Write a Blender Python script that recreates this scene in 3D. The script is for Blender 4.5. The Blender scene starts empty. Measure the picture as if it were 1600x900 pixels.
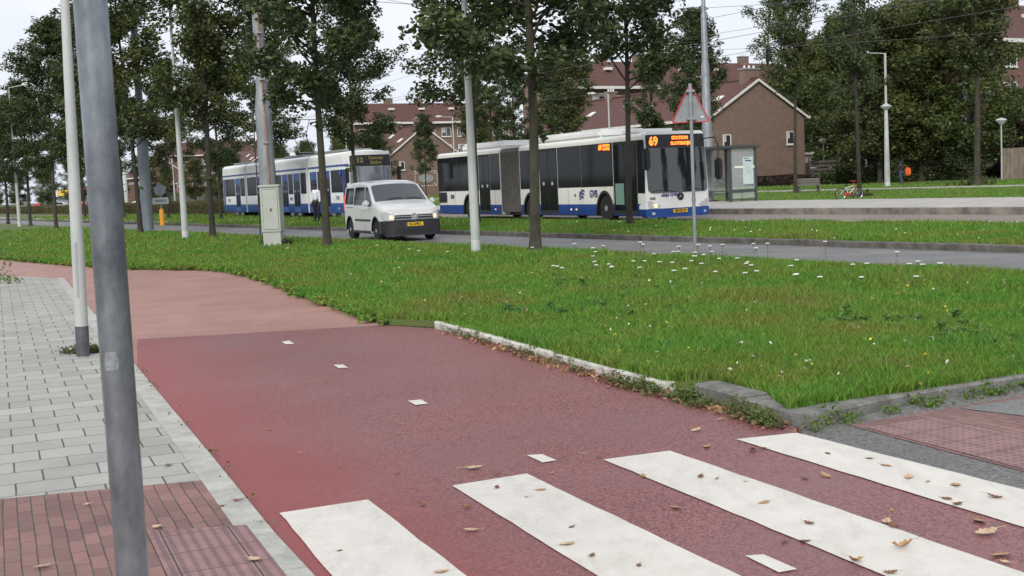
import bpy, bmesh, math, random
import numpy as np
from mathutils import Vector, Matrix
R=math.radians; rnd=random.Random(7); rs=np.random.RandomState(11)
S=bpy.context.scene; COL=S.collection
# ------------------------------------------------------------------ camera, world, sun, exposure
F=1900.; PITCH=R(5.02); ROLL=R(2.58); CAMH=1.6
fw=Vector((0,math.cos(PITCH),-math.sin(PITCH))); u0=Vector((0,math.sin(PITCH),math.cos(PITCH))); r0=Vector((1,0,0))
cup=u0*math.cos(ROLL)+r0*math.sin(ROLL); crt=r0*math.cos(ROLL)-u0*math.sin(ROLL)
cd=bpy.data.cameras.new('camera'); cam=bpy.data.objects.new('camera',cd); COL.objects.link(cam)
m=Matrix((crt,cup,-fw)).transposed().to_4x4(); m.translation=Vector((0,0,CAMH)); cam.matrix_world=m
cd.sensor_width=36; cd.lens=F/1600*36; cd.clip_start=.1; cd.clip_end=4000
cd.dof.use_dof=True; cd.dof.focus_distance=22; cd.dof.aperture_fstop=15
S.camera=cam
W=bpy.data.worlds.new('World'); S.world=W; W.use_nodes=True
nt=W.node_tree; N=nt.nodes; L=nt.links
for n_ in list(N): N.remove(n_)
SUN_EL=R(37); SUN_AZ=R(196)      # azimuth measured clockwise from +Y
out=N.new('ShaderNodeOutputWorld'); bg=N.new('ShaderNodeBackground'); sky=N.new('ShaderNodeTexSky')
sky.sky_type='NISHITA'; sky.sun_disc=False; sky.sun_elevation=SUN_EL; sky.sun_rotation=SUN_AZ; sky.dust_density=3
tc=N.new('ShaderNodeTexCoord'); mp=N.new('ShaderNodeMapping'); mp.inputs['Scale'].default_value=(1,1,3.2)
nz=N.new('ShaderNodeTexNoise'); nz.inputs['Scale'].default_value=1.7; nz.inputs['Detail'].default_value=6; nz.inputs['Roughness'].default_value=.55
cr=N.new('ShaderNodeValToRGB'); cr.color_ramp.elements[0].position=.35; cr.color_ramp.elements[0].color=(4.5,4.9,5.7,1)
cr.color_ramp.elements[1].position=.62; cr.color_ramp.elements[1].color=(5.7,5.9,6.3,1)
mx=N.new('ShaderNodeMix'); mx.data_type='RGBA'; mx.inputs[0].default_value=.93
L.new(tc.outputs['Generated'],mp.inputs[0]); L.new(mp.outputs[0],nz.inputs[0]); L.new(nz.outputs[0],cr.inputs[0])
L.new(sky.outputs[0],mx.inputs[6]); L.new(cr.outputs[0],mx.inputs[7]); L.new(mx.outputs[2],bg.inputs[0]); bg.inputs[1].default_value=.1
L.new(bg.outputs[0],out.inputs[0])
sd=bpy.data.lights.new('sun','SUN'); sd.energy=1.5; sd.angle=R(22); sd.color=(1,.96,.9)
sun=bpy.data.objects.new('sun',sd); COL.objects.link(sun)
sv=Vector((math.sin(SUN_AZ)*math.cos(SUN_EL),math.cos(SUN_AZ)*math.cos(SUN_EL),math.sin(SUN_EL)))
sun.rotation_euler=sv.to_track_quat('Z','Y').to_euler()
S.view_settings.view_transform='Standard'; S.view_settings.look='None'; S.view_settings.gamma=1; S.view_settings.exposure=0.74
S.view_settings.use_curve_mapping=False
S.render.engine='CYCLES'
try:
    S.cycles.max_bounces=6; S.cycles.transparent_max_bounces=8; S.cycles.use_denoising=True
except Exception: pass
# ------------------------------------------------------------------ where things stand
TH=R(30.2); dU=Vector((-math.sin(TH),math.cos(TH),0)); dV=Vector((math.cos(TH),math.sin(TH),0))   # along the road / across it
def ray(px,py): return fw+crt*((px-800)/F)+cup*((450-py)/F)
def G(px,py,z=0.):
    d=ray(px,py); t=(z-CAMH)/d.z; return Vector((d.x*t,d.y*t,z))
def UV(u,v,z=0.): p=dU*u+dV*v; p.z=z; return p
def onv(px,v,z=0.):
    d=ray(px,283-.045*(px-800)); t=v/(d.x*dV.x+d.y*dV.y); return Vector((d.x*t,d.y*t,z))
def uof(p): return p.x*dU.x+p.y*dU.y
def vof(p): return p.x*dV.x+p.y*dV.y
# ------------------------------------------------------------------ materials
MT={}
def mat(name,col,rough=.6,metal=0.,var=0.,scale=6.,col2=None,bump=0.,bscale=None,spec=.5,emit=0.,coat=0.,island=0.,alpha=None,trans=0.,scl=(1,1,1),detail=4):
    if name in MT: return MT[name]
    M=bpy.data.materials.new(name); M.use_nodes=True; t=M.node_tree; n=t.nodes; l=t.links; b=n['Principled BSDF']
    b.inputs['Base Color'].default_value=(*col,1); b.inputs['Roughness'].default_value=rough; b.inputs['Metallic'].default_value=metal
    b.inputs['Specular IOR Level'].default_value=spec; b.inputs['Coat Weight'].default_value=coat; b.inputs['Coat Roughness'].default_value=.05
    if emit: b.inputs['Emission Color'].default_value=(*col,1); b.inputs['Emission Strength'].default_value=emit
    src=None
    if var or col2 or bump:
        c=n.new('ShaderNodeTexCoord'); mp=n.new('ShaderNodeMapping'); mp.inputs['Scale'].default_value=scl; l.new(c.outputs['Object'],mp.inputs[0])
        z=n.new('ShaderNodeTexNoise'); z.inputs['Scale'].default_value=scale; z.inputs['Detail'].default_value=detail; z.inputs['Roughness'].default_value=.65; l.new(mp.outputs[0],z.inputs[0])
        r=n.new('ShaderNodeValToRGB'); c2=col2 or tuple(x*(1-var) for x in col); c1=col if col2 else tuple(min(1,x*(1+var*.6)) for x in col)
        r.color_ramp.elements[0].position=.36; r.color_ramp.elements[1].position=.64
        r.color_ramp.elements[0].color=(*c2,1); r.color_ramp.elements[1].color=(*c1,1); l.new(z.outputs[0],r.inputs[0]); src=r.outputs[0]
        if bump:
            z2=n.new('ShaderNodeTexNoise'); z2.inputs['Scale'].default_value=bscale or scale*4; z2.inputs['Detail'].default_value=3; l.new(mp.outputs[0],z2.inputs[0])
            bp=n.new('ShaderNodeBump'); bp.inputs['Strength'].default_value=min(1,bump); bp.inputs['Distance'].default_value=.02; l.new(z2.outputs[0],bp.inputs['Height']); l.new(bp.outputs[0],b.inputs['Normal'])
    if island:
        g=n.new('ShaderNodeNewGeometry'); h=n.new('ShaderNodeHueSaturation'); mr=n.new('ShaderNodeMapRange'); mr.inputs['To Min'].default_value=1-island; mr.inputs['To Max'].default_value=1+island
        mh=n.new('ShaderNodeMapRange'); mh.inputs['To Min'].default_value=.5-island*.06; mh.inputs['To Max'].default_value=.5+island*.04
        w=n.new('ShaderNodeMath'); w.operation='MULTIPLY'; w.inputs[1].default_value=7.31; fr=n.new('ShaderNodeMath'); fr.operation='FRACT'
        l.new(g.outputs['Random Per Island'],mr.inputs[0]); l.new(g.outputs['Random Per Island'],w.inputs[0]); l.new(w.outputs[0],fr.inputs[0]); l.new(fr.outputs[0],mh.inputs[0])
        l.new(mr.outputs[0],h.inputs['Value']); l.new(mh.outputs[0],h.inputs['Hue'])
        if src: l.new(src,h.inputs['Color'])
        else: h.inputs['Color'].default_value=(*col,1)
        src=h.outputs[0]
    if src: l.new(src,b.inputs['Base Color'])
    if trans:
        tr=n.new('ShaderNodeBsdfTranslucent'); ms=n.new('ShaderNodeMixShader'); ms.inputs[0].default_value=trans
        if src: l.new(src,tr.inputs[0])
        else: tr.inputs[0].default_value=(*col,1)
        o=n['Material Output']; l.new(b.outputs[0],ms.inputs[1]); l.new(tr.outputs[0],ms.inputs[2]); l.new(ms.outputs[0],o.inputs[0])
    if alpha is not None:
        b.inputs['Alpha'].default_value=alpha
    MT[name]=M; return M
def tilemat(name,c1,c2,mortar,w,h,mw=.006,rot=0.,off=.5,rough=.75,dirt=.25,bias=0.,bump=.6,moss=None):
    M=bpy.data.materials.new(name); M.use_nodes=True; t=M.node_tree; n=t.nodes; l=t.links; b=n['Principled BSDF']; b.inputs['Roughness'].default_value=rough
    c=n.new('ShaderNodeTexCoord'); mp=n.new('ShaderNodeMapping'); mp.inputs['Rotation'].default_value=(0,0,rot); l.new(c.outputs['Object'],mp.inputs[0])
    wn=n.new('ShaderNodeTexNoise'); wn.inputs['Scale'].default_value=2.3; wn.inputs['Detail'].default_value=3; l.new(mp.outputs[0],wn.inputs[0])
    wa=n.new('ShaderNodeMix'); wa.data_type='VECTOR'; wa.inputs[0].default_value=.012
    l.new(mp.outputs[0],wa.inputs[4]); l.new(wn.outputs['Color'],wa.inputs[5])
    k=n.new('ShaderNodeTexBrick'); k.offset=off; k.inputs['Scale'].default_value=1; k.inputs['Brick Width'].default_value=w; k.inputs['Row Height'].default_value=h; k.inputs['Mortar Size'].default_value=mw; k.inputs['Mortar Smooth'].default_value=.2
    k.inputs['Bias'].default_value=bias
    k.inputs['Color1'].default_value=(*c1,1); k.inputs['Color2'].default_value=(*c2,1); k.inputs['Mortar'].default_value=(*mortar,1); l.new(wa.outputs[1],k.inputs[0])
    if moss:
        zz=n.new('ShaderNodeTexNoise'); zz.inputs['Scale'].default_value=3.5; zz.inputs['Detail'].default_value=5; l.new(mp.outputs[0],zz.inputs[0])
        rr=n.new('ShaderNodeValToRGB'); rr.color_ramp.elements[0].position=.48; rr.color_ramp.elements[1].position=.62; rr.color_ramp.elements[0].color=(*mortar,1); rr.color_ramp.elements[1].color=(*moss,1)
        l.new(zz.outputs[0],rr.inputs[0]); l.new(rr.outputs[0],k.inputs['Mortar'])
    z=n.new('ShaderNodeTexNoise'); z.inputs['Scale'].default_value=1.6; z.inputs['Detail'].default_value=8; z.inputs['Roughness'].default_value=.7; l.new(mp.outputs[0],z.inputs[0])
    mr=n.new('ShaderNodeMapRange'); mr.inputs['From Min'].default_value=.3; mr.inputs['From Max'].default_value=.7; mr.inputs['To Min'].default_value=1-dirt; mr.inputs['To Max'].default_value=1+dirt*.5; l.new(z.outputs[0],mr.inputs[0])
    hs=n.new('ShaderNodeHueSaturation'); l.new(mr.outputs[0],hs.inputs['Value']); l.new(k.outputs['Color'],hs.inputs['Color']); l.new(hs.outputs[0],b.inputs['Base Color'])
    bp=n.new('ShaderNodeBump'); bp.invert=True; bp.inputs['Strength'].default_value=bump; bp.inputs['Distance'].default_value=.006; l.new(k.outputs['Fac'],bp.inputs['Height']); l.new(bp.outputs[0],b.inputs['Normal'])
    MT[name]=M; return M
def asphalt(name,c1,c2,speck=110.,specw=.55,rough=.5,big=.35,c3=None,c3x=None,spec=.5):
    """aggregate: fine two-colour speckle over a slow change of tone"""
    M=bpy.data.materials.new(name); M.use_nodes=True; t=M.node_tree; n=t.nodes; l=t.links; b=n['Principled BSDF']; b.inputs['Roughness'].default_value=rough; b.inputs['Specular IOR Level'].default_value=spec
    c=n.new('ShaderNodeTexCoord')
    v=n.new('ShaderNodeTexVoronoi'); v.inputs['Scale'].default_value=speck; l.new(c.outputs['Object'],v.inputs[0])
    sp=n.new('ShaderNodeSeparateColor'); l.new(v.outputs['Color'],sp.inputs[0])
    r=n.new('ShaderNodeValToRGB'); r.color_ramp.elements[0].position=0; r.color_ramp.elements[1].position=1
    r.color_ramp.elements[0].color=(*[x*(1-specw) for x in c1],1); r.color_ramp.elements[1].color=(*[min(1,x*(1+specw)) for x in c1],1)
    l.new(sp.outputs[0],r.inputs[0])
    z=n.new('ShaderNodeTexNoise'); z.inputs['Scale'].default_value=.55; z.inputs['Detail'].default_value=7; z.inputs['Roughness'].default_value=.6; l.new(c.outputs['Object'],z.inputs[0])
    mr=n.new('ShaderNodeMapRange'); mr.inputs['From Min'].default_value=.3; mr.inputs['From Max'].default_value=.7; mr.inputs['To Min'].default_value=1-big; mr.inputs['To Max'].default_value=1+big; l.new(z.outputs[0],mr.inputs[0])
    r2=n.new('ShaderNodeMix'); r2.data_type='RGBA'; r2.blend_type='MIX'; l.new(r.outputs[0],r2.inputs[6]); r2.inputs[7].default_value=(*c2,1)
    z3=n.new('ShaderNodeTexNoise'); z3.inputs['Scale'].default_value=1.1; z3.inputs['Detail'].default_value=6; l.new(c.outputs['Object'],z3.inputs[0])
    f=n.new('ShaderNodeMapRange'); f.inputs['From Min'].default_value=.42; f.inputs['From Max'].default_value=.75; f.inputs['To Max'].default_value=.75; l.new(z3.outputs[0],f.inputs[0]); l.new(f.outputs[0],r2.inputs[0])
    last=r2.outputs[2]
    if c3:   # fresher red coat along one side: worn boundary follows noise
        sx=n.new('ShaderNodeSeparateXYZ'); l.new(c.outputs['Object'],sx.inputs[0])
        zz=n.new('ShaderNodeMath'); zz.operation='MULTIPLY_ADD'; zz.inputs[1].default_value=1.5; l.new(z.outputs[0],zz.inputs[0]); l.new(sx.outputs[0],zz.inputs[2])
        m2=n.new('ShaderNodeMapRange'); m2.inputs['From Min'].default_value=c3x[0]; m2.inputs['From Max'].default_value=c3x[1]; m2.inputs['To Min'].default_value=.85; m2.inputs['To Max'].default_value=0; l.new(zz.outputs[0],m2.inputs[0])
        m3=n.new('ShaderNodeMix'); m3.data_type='RGBA'; l.new(m2.outputs[0],m3.inputs[0]); l.new(last,m3.inputs[6]); m3.inputs[7].default_value=(*c3,1); last=m3.outputs[2]
    hs=n.new('ShaderNodeHueSaturation'); l.new(mr.outputs[0],hs.inputs['Value']); l.new(last,hs.inputs['Color']); l.new(hs.outputs[0],b.inputs['Base Color'])
    bp=n.new('ShaderNodeBump'); bp.inputs['Strength'].default_value=.5; bp.inputs['Distance'].default_value=.004; l.new(v.outputs['Distance'],bp.inputs['Height']); l.new(bp.outputs[0],b.inputs['Normal'])
    MT[name]=M; return M
# ------------------------------------------------------------------ mesh helpers
class MB:
    def __init__(s): s.v=[]; s.f=[]; s.m=[]; s.mi=0
    def add(s,vs,fs,mi=None):
        k=len(s.v); s.v+= [tuple(x) for x in vs]; s.f+=[tuple(i+k for i in f) for f in fs]; s.m+=[s.mi if mi is None else mi]*len(fs); return s
    def box(s,x0,x1,y0,y1,z0,z1,mi=None,bev=0.):
        if bev:
            b=min(bev,(x1-x0)/2.1,(y1-y0)/2.1,(z1-z0)/2.1); bm=bmesh.new(); bmesh.ops.create_cube(bm,size=1)
            for v in bm.verts: v.co=Vector(((x0+x1)/2+v.co.x*(x1-x0),(y0+y1)/2+v.co.y*(y1-y0),(z0+z1)/2+v.co.z*(z1-z0)))
            bmesh.ops.bevel(bm,geom=list(bm.edges),offset=b,segments=2,affect='EDGES')
            bm.verts.ensure_lookup_table(); s.add([v.co for v in bm.verts],[[v.index for v in f.verts] for f in bm.faces],mi); bm.free(); return s
        v=[(x0,y0,z0),(x1,y0,z0),(x1,y1,z0),(x0,y1,z0),(x0,y0,z1),(x1,y0,z1),(x1,y1,z1),(x0,y1,z1)]
        return s.add(v,[(0,3,2,1),(4,5,6,7),(0,1,5,4),(1,2,6,5),(2,3,7,6),(3,0,4,7)],mi)
    def tube(s,pts,rad,n=10,mi=None,caps=True):
        pts=[Vector(p) for p in pts]; rad=rad if isinstance(rad,(list,tuple)) else [rad]*len(pts); vs=[];fs=[]
        for i,p in enumerate(pts):
            t=(pts[min(i+1,len(pts)-1)]-pts[max(i-1,0)]).normalized(); a=t.orthogonal() if abs(t.z)<.95 else Vector((1,0,0)); a=(a-t*a.dot(t)).normalized()
            if abs(t.z)<.95: a=t.cross(Vector((0,0,1))).normalized()
            b=t.cross(a)
            for k in range(n):
                q=2*math.pi*k/n; vs.append(p+a*math.cos(q)*rad[i]+b*math.sin(q)*rad[i])
        for i in range(len(pts)-1):
            for k in range(n): k2=(k+1)%n; fs.append((i*n+k,i*n+k2,(i+1)*n+k2,(i+1)*n+k))
        if caps: fs.append(tuple(range(n))[::-1]); fs.append(tuple(range((len(pts)-1)*n,len(pts)*n)))
        return s.add(vs,fs,mi)
    def lathe(s,prof,n=20,c=(0,0,0),ax='z',mi=None):
        vs=[];fs=[]
        for r,z in prof:
            for k in range(n):
                q=2*math.pi*k/n; a,b=r*math.cos(q),r*math.sin(q)
                vs.append({'z':(c[0]+a,c[1]+b,c[2]+z),'y':(c[0]+a,c[1]+z,c[2]+b),'x':(c[0]+z,c[1]+a,c[2]+b)}[ax])
        for i in range(len(prof)-1):
            for k in range(n): k2=(k+1)%n; fs.append((i*n+k,i*n+k2,(i+1)*n+k2,(i+1)*n+k))
        fs.append(tuple(range(n))); fs.append(tuple(range((len(prof)-1)*n,len(prof)*n)))
        return s.add(vs,fs,mi)
    def prism(s,poly,z0,z1,mi=None,ax='z',bottom=True):
        n=len(poly); mp={'z':lambda a,b,c:(a,b,c),'y':lambda a,b,c:(a,c,b),'x':lambda a,b,c:(c,a,b)}[ax]
        vs=[mp(a,b,z0) for a,b in poly]+[mp(a,b,z1) for a,b in poly]
        fs=[tuple(range(n,2*n))]+([tuple(range(n))[::-1]] if bottom else [])+[(i,(i+1)%n,n+(i+1)%n,n+i) for i in range(n)]
        return s.add(vs,fs,mi)
    def patch(s,fn,us,rows,thick=.01,mi=None):
        """fn(a,b,off)->xyz; rows: list of (b,a0,a1); us samples across"""
        vs=[];fs=[];n=us+1
        for off in (0,thick):
            for b,a0,a1 in rows:
                for k in range(n): vs.append(fn(a0+(a1-a0)*k/us,b,off))
        m_=len(rows); o=m_*n
        for i in range(m_-1):
            for k in range(us):
                a=i*n+k; fs.append((a,a+n,a+n+1,a+1)); fs.append((o+a,o+a+1,o+a+n+1,o+a+n))
            for a,b in ((i*n,(i+1)*n),((i+1)*n+us,i*n+us)): fs.append((a,o+a,o+b,b))
        for k in range(us):
            fs.append((k,k+1,o+k+1,o+k)); a=(m_-1)*n+k; fs.append((a+1,a,o+a,o+a+1))
        return s.add(vs,fs,mi)
    def build(s,name,mats,parent=None,smooth=False,loc=None,rz=0.,ang=35,fix=True):
        me=bpy.data.meshes.new(name); me.from_pydata(s.v,[],s.f)
        mats=mats if isinstance(mats,(list,tuple)) else [mats]
        for q in mats: me.materials.append(q)
        me.polygons.foreach_set('material_index',[min(i,len(mats)-1) for i in s.m])
        if fix:
            bm=bmesh.new(); bm.from_mesh(me); bmesh.ops.recalc_face_normals(bm,faces=bm.faces); bm.to_mesh(me); bm.free()
        if smooth: me.shade_smooth(); me.set_sharp_from_angle(angle=R(ang))
        me.update(); o=bpy.data.objects.new(name,me); COL.objects.link(o)
        if parent: o.parent=parent
        if loc is not None: o.location=loc
        o.rotation_euler=(0,0,rz); return o
def rawmesh(name,V,Fc,mats,parent=None,mi=None):
    me=bpy.data.meshes.new(name); V=np.asarray(V,np.float32); Fc=np.asarray(Fc,np.int32); nf,k=Fc.shape
    me.vertices.add(len(V)); me.vertices.foreach_set('co',V.ravel()); me.loops.add(nf*k); me.loops.foreach_set('vertex_index',Fc.ravel())
    me.polygons.add(nf); me.polygons.foreach_set('loop_start',np.arange(0,nf*k,k,dtype=np.int32))
    for q in (mats if isinstance(mats,(list,tuple)) else [mats]): me.materials.append(q)
    if mi is not None: me.polygons.foreach_set('material_index',np.asarray(mi,np.int32))
    me.update(calc_edges=True); o=bpy.data.objects.new(name,me); COL.objects.link(o)
    if parent: o.parent=parent
    return o
def tag(o,label=None,cat=None,group=None,kind=None):
    if label: o['label']=label
    if cat: o['category']=cat
    if group: o['group']=group
    if kind: o['kind']=kind
    return o
def empty(name,loc,rz=0.,label=None,cat=None,group=None):
    o=bpy.data.objects.new(name,None); COL.objects.link(o); o.location=loc; o.rotation_euler=(0,0,rz); o.empty_display_size=.2
    return tag(o,label,cat,group)
def kids(o): return [c for c in bpy.data.objects if c.parent==o]
def dup(o,loc,rz=0.,label=None,group=None,sc=None,parent=None):
    c=o.copy(); COL.objects.link(c)
    if parent is None:
        c.location=loc; c.rotation_euler=(0,0,rz)
        if label: c['label']=label
        if group: c['group']=group
        if sc: c.scale=(sc[0],sc[0],sc[1]) if isinstance(sc,tuple) else (sc,sc,sc)
    else: c.parent=parent
    for ch in kids(o): dup(ch,None,parent=c)
    return c
def text(parent,name,s,size,mtl,fn,ext=.004,align='CENTER',sx=1.,bold=.0):
    """flat lettering turned into a mesh; fn(a,b,c) maps text plane (right, up, out) to the parent's space"""
    cu=bpy.data.curves.new(name,'FONT'); cu.body=s; cu.size=size; cu.extrude=ext; cu.align_x=align; cu.align_y='CENTER'; cu.offset=bold; cu.resolution_u=3
    t=bpy.data.objects.new(name,cu); COL.objects.link(t); dg=bpy.context.evaluated_depsgraph_get(); dg.update()
    me=bpy.data.meshes.new_from_object(t.evaluated_get(dg)); bpy.data.objects.remove(t)
    for v in me.vertices: v.co=Vector(fn(v.co.x*sx,v.co.y,v.co.z))
    me.materials.clear(); me.materials.append(mtl); o=bpy.data.objects.new(name,me); COL.objects.link(o)
    if parent: o.parent=parent
    return o
def sheet(name,poly,z,mt,kind='structure',rot=0.,h=0.,label=None,cat=None):
    """polygon on the ground; stored in a frame turned by rot so textures follow the paving"""
    c,s_=math.cos(-rot),math.sin(-rot); P=[(p.x*c-p.y*s_,p.x*s_+p.y*c) for p in poly]
    b=MB()
    if h: b.prism(P,z-h,z)
    else: b.add([(x,y,z) for x,y in P],[tuple(range(len(P)))])
    me_o=b.build(name,mt,rz=rot,fix=True)
    if not h and me_o.data.polygons[0].normal.z<0: me_o.data.flip_normals()
    bm=bmesh.new(); bm.from_mesh(me_o.data); bmesh.ops.triangulate(bm,faces=[f for f in bm.faces if len(f.verts)>4]); bm.to_mesh(me_o.data); bm.free()
    tag(me_o,label,cat,kind=kind); return me_o
def inpoly(X,Y,poly):
    r=np.zeros(len(X),bool); n=len(poly); j=n-1
    for i in range(n):
        xi,yi=poly[i][0],poly[i][1]; xj,yj=poly[j][0],poly[j][1]
        c=((yi>Y)!=(yj>Y)); 
        with np.errstate(divide='ignore',invalid='ignore'): r^= c & (X<(xj-xi)*(Y-yi)/((yj-yi) or 1e-9)+xi)
        j=i
    return r
# ------------------------------------------------------------------ the ground, roads and paving
PA=R(22.84)     # the cycle path leaves the view axis to the left by this angle
def wornpaint():
    M=MT['road_marking_paint']; t=M.node_tree; n=t.nodes; l=t.links; b=n['Principled BSDF']; src=b.inputs['Base Color'].links[0].from_socket
    c=n.new('ShaderNodeTexCoord'); z=n.new('ShaderNodeTexNoise'); z.inputs['Scale'].default_value=95; z.inputs['Detail'].default_value=4; l.new(c.outputs['Object'],z.inputs[0])
    z2=n.new('ShaderNodeTexNoise'); z2.inputs['Scale'].default_value=1.7; z2.inputs['Detail'].default_value=6; z2.inputs['Roughness'].default_value=.7; l.new(c.outputs['Object'],z2.inputs[0])
    a=n.new('ShaderNodeMath'); a.operation='MULTIPLY_ADD'; a.inputs[1].default_value=.55; l.new(z2.outputs[0],a.inputs[0]); l.new(z.outputs[0],a.inputs[2])
    r=n.new('ShaderNodeMapRange'); r.inputs['From Min'].default_value=.97; r.inputs['From Max'].default_value=1.02; r.inputs['To Max'].default_value=.75; l.new(a.outputs[0],r.inputs[0])
    z3=n.new('ShaderNodeTexNoise'); z3.inputs['Scale'].default_value=3; z3.inputs['Detail'].default_value=9; z3.inputs['Roughness'].default_value=.75; mp=n.new('ShaderNodeMapping'); mp.inputs['Scale'].default_value=(2.5,.8,1); mp.inputs['Rotation'].default_value=(0,0,-.4); l.new(c.outputs['Object'],mp.inputs[0]); l.new(mp.outputs[0],z3.inputs[0])
    g=n.new('ShaderNodeMapRange'); g.inputs['From Min'].default_value=.48; g.inputs['From Max'].default_value=.8; g.inputs['To Max'].default_value=.55; l.new(z3.outputs[0],g.inputs[0])
    m1=n.new('ShaderNodeMix'); m1.data_type='RGBA'; l.new(g.outputs[0],m1.inputs[0]); l.new(src,m1.inputs[6]); m1.inputs[7].default_value=(.38,.35,.30,1)
    m2=n.new('ShaderNodeMix'); m2.data_type='RGBA'; l.new(r.outputs[0],m2.inputs[0]); l.new(m1.outputs[2],m2.inputs[6]); m2.inputs[7].default_value=(.25,.15,.14,1); l.new(m2.outputs[2],b.inputs['Base Color'])
m_ground=mat('ground_soil',(.08,.12,.03),.9,var=.5,scale=.6,col2=(.075,.06,.035),bump=.5,bscale=9)
m_verge=mat('verge_turf',(.09,.15,.028),.9,scale=1.4,col2=(.11,.115,.04),bump=.8,bscale=30)
m_asph=asphalt('road_asphalt',(.135,.13,.123),(.19,.18,.165),speck=90,specw=.45,rough=.5,big=.18)
m_asph2=asphalt('side_asphalt',(.135,.13,.12),(.095,.09,.082),speck=70,specw=.6,rough=.65,big=.25)
m_bus=asphalt('bus_lane_asphalt',(.23,.18,.145),(.17,.145,.13),speck=60,specw=.35,rough=.6,big=.2)
m_red=asphalt('red_asphalt',(.222,.082,.077),(.200,.094,.091),speck=105,specw=.62,rough=.42,big=.10,c3=(.28,.052,.048),c3x=(1.9,3.0))
m_old=asphalt('faded_red_asphalt',(.34,.175,.14),(.38,.215,.175),speck=70,specw=.25,rough=.5,big=.14)
m_pave=tilemat('grey_paving_tiles',(.40,.39,.355),(.32,.31,.28),(.07,.068,.05),.3,.3,.0055,dirt=.16,moss=(.10,.13,.04))
m_brick=tilemat('red_paving_bricks',(.27,.145,.125),(.185,.10,.09),(.05,.045,.03),.2,.068,.0032,rot=R(90),dirt=.25,moss=(.075,.095,.03))
m_slab=tilemat('platform_paving',(.46,.44,.40),(.42,.40,.37),(.2,.19,.17),.6,.6,.008,dirt=.25)
m_conc=mat('kerb_concrete',(.42,.41,.37),.8,var=.22,scale=5,bump=.4,bscale=60)
m_conc_old=mat('weathered_kerb_concrete',(.22,.215,.20),.85,scale=9,col2=(.12,.118,.105),bump=.6,bscale=70)
m_kerbdark=mat('dark_kerb_concrete',(.15,.14,.125),.85,scale=4,col2=(.07,.065,.055),bump=.6,bscale=40)
m_wkerb=mat('white_painted_kerb',(.66,.64,.58),.7,scale=7,col2=(.34,.33,.29),bump=.4,bscale=50)
def paint(name,c,dirty,lo=.30,hi=.44):
    return mat(name,c,.55,scale=22,col2=dirty,bump=.3,bscale=160,detail=8)
m_paint=mat('road_marking_paint',(.70,.665,.60),.55,scale=5,col2=(.63,.595,.53),bump=.25,bscale=160,detail=9)
wornpaint()
big=MB(); big.add([(-2500,-900,0),(2500,-900,0),(2500,3000,0),(-2500,3000,0)],[(0,1,2,3)])
tag(big.build('ground',m_ground),kind='structure')
# near cycle path outline
kl=[G(*p) for p in ((100,437),(150,497),(215,580),(330,720),(430,845),(480,900))]
ext=(kl[-1]-kl[-2]).normalized(); kl.append(kl[-1]+ext*9)
vedge=[G(*p) for p in ((1250,672),(1050,617),(850,562),(680,515),(600,510),(560,496),(500,475),(420,442),(380,431),(330,423),(210,422),(100,415),(0,406))]
far_l=G(0,406)+(G(0,406)-G(100,415))*6
pr_end=vedge[0]+(Vector((math.sin(-PA),math.cos(PA),0))*-9)+Vector((.3,0,0))
red=[G(215,531),G(330,525),G(600,509)]+[v for v in vedge[:4][::-1]]+[pr_end]+kl[2:][::-1]
red_w=[p+Vector((0,0,0)) for p in red]
sheet('cycle_path',[p for p in red_w],.010,m_red,rot=PA)
old=[kl[2]]+[G(560,545)]+[G(640,530)]+[p for p in vedge[4:]]+[far_l,far_l+Vector((-3,-4,0)),G(0,434),kl[0],kl[1]]
sheet('old_cycle_path',old,.005,m_old,rot=PA)
# grey sidewalk with its light kerb band
dirp=Vector((math.sin(-PA),math.cos(PA),0)); perp=Vector((math.cos(PA),math.sin(PA),0))
side=[kl[0]+perp*-.12]+[p-perp*.12 for p in kl[1:]]
W0=side[0]-perp*9
far_pave=[G(0,433)]
lim=G(345,757); 
def cut(px,py): return G(px,py)
pave_poly=[side[0],side[1],side[2],side[3],G(345,757)-perp*.05,G(0,790),G(0,790)-perp*8,G(0,433)-perp*6,G(0,433)]
sheet('sidewalk',pave_poly,.035,m_pave,rot=PA,h=.033)
br=[G(345,757)-perp*.05,side[4],side[5],side[6],side[6]-perp*9,G(0,790)-perp*8,G(0,790)]
sheet('brick_sidewalk',br,.036,m_brick,rot=PA,h=.033)
band=MB()
for i in range(6):
    a,b=kl[i],kl[i+1]; n=max(1,int((b-a).length/1.0))
    for k in range(n):
        p=a.lerp(b,k/n)+ (b-a).normalized()*.004; q=a.lerp(b,(k+1)/n)-(b-a).normalized()*.004; w=perp*.15
        band.prism([((p).x,(p).y),(q.x,q.y),((q-w).x,(q-w).y),((p-w).x,(p-w).y)],-.02,.040)
tag(band.build('kerb_band',m_conc),kind='structure')
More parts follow.
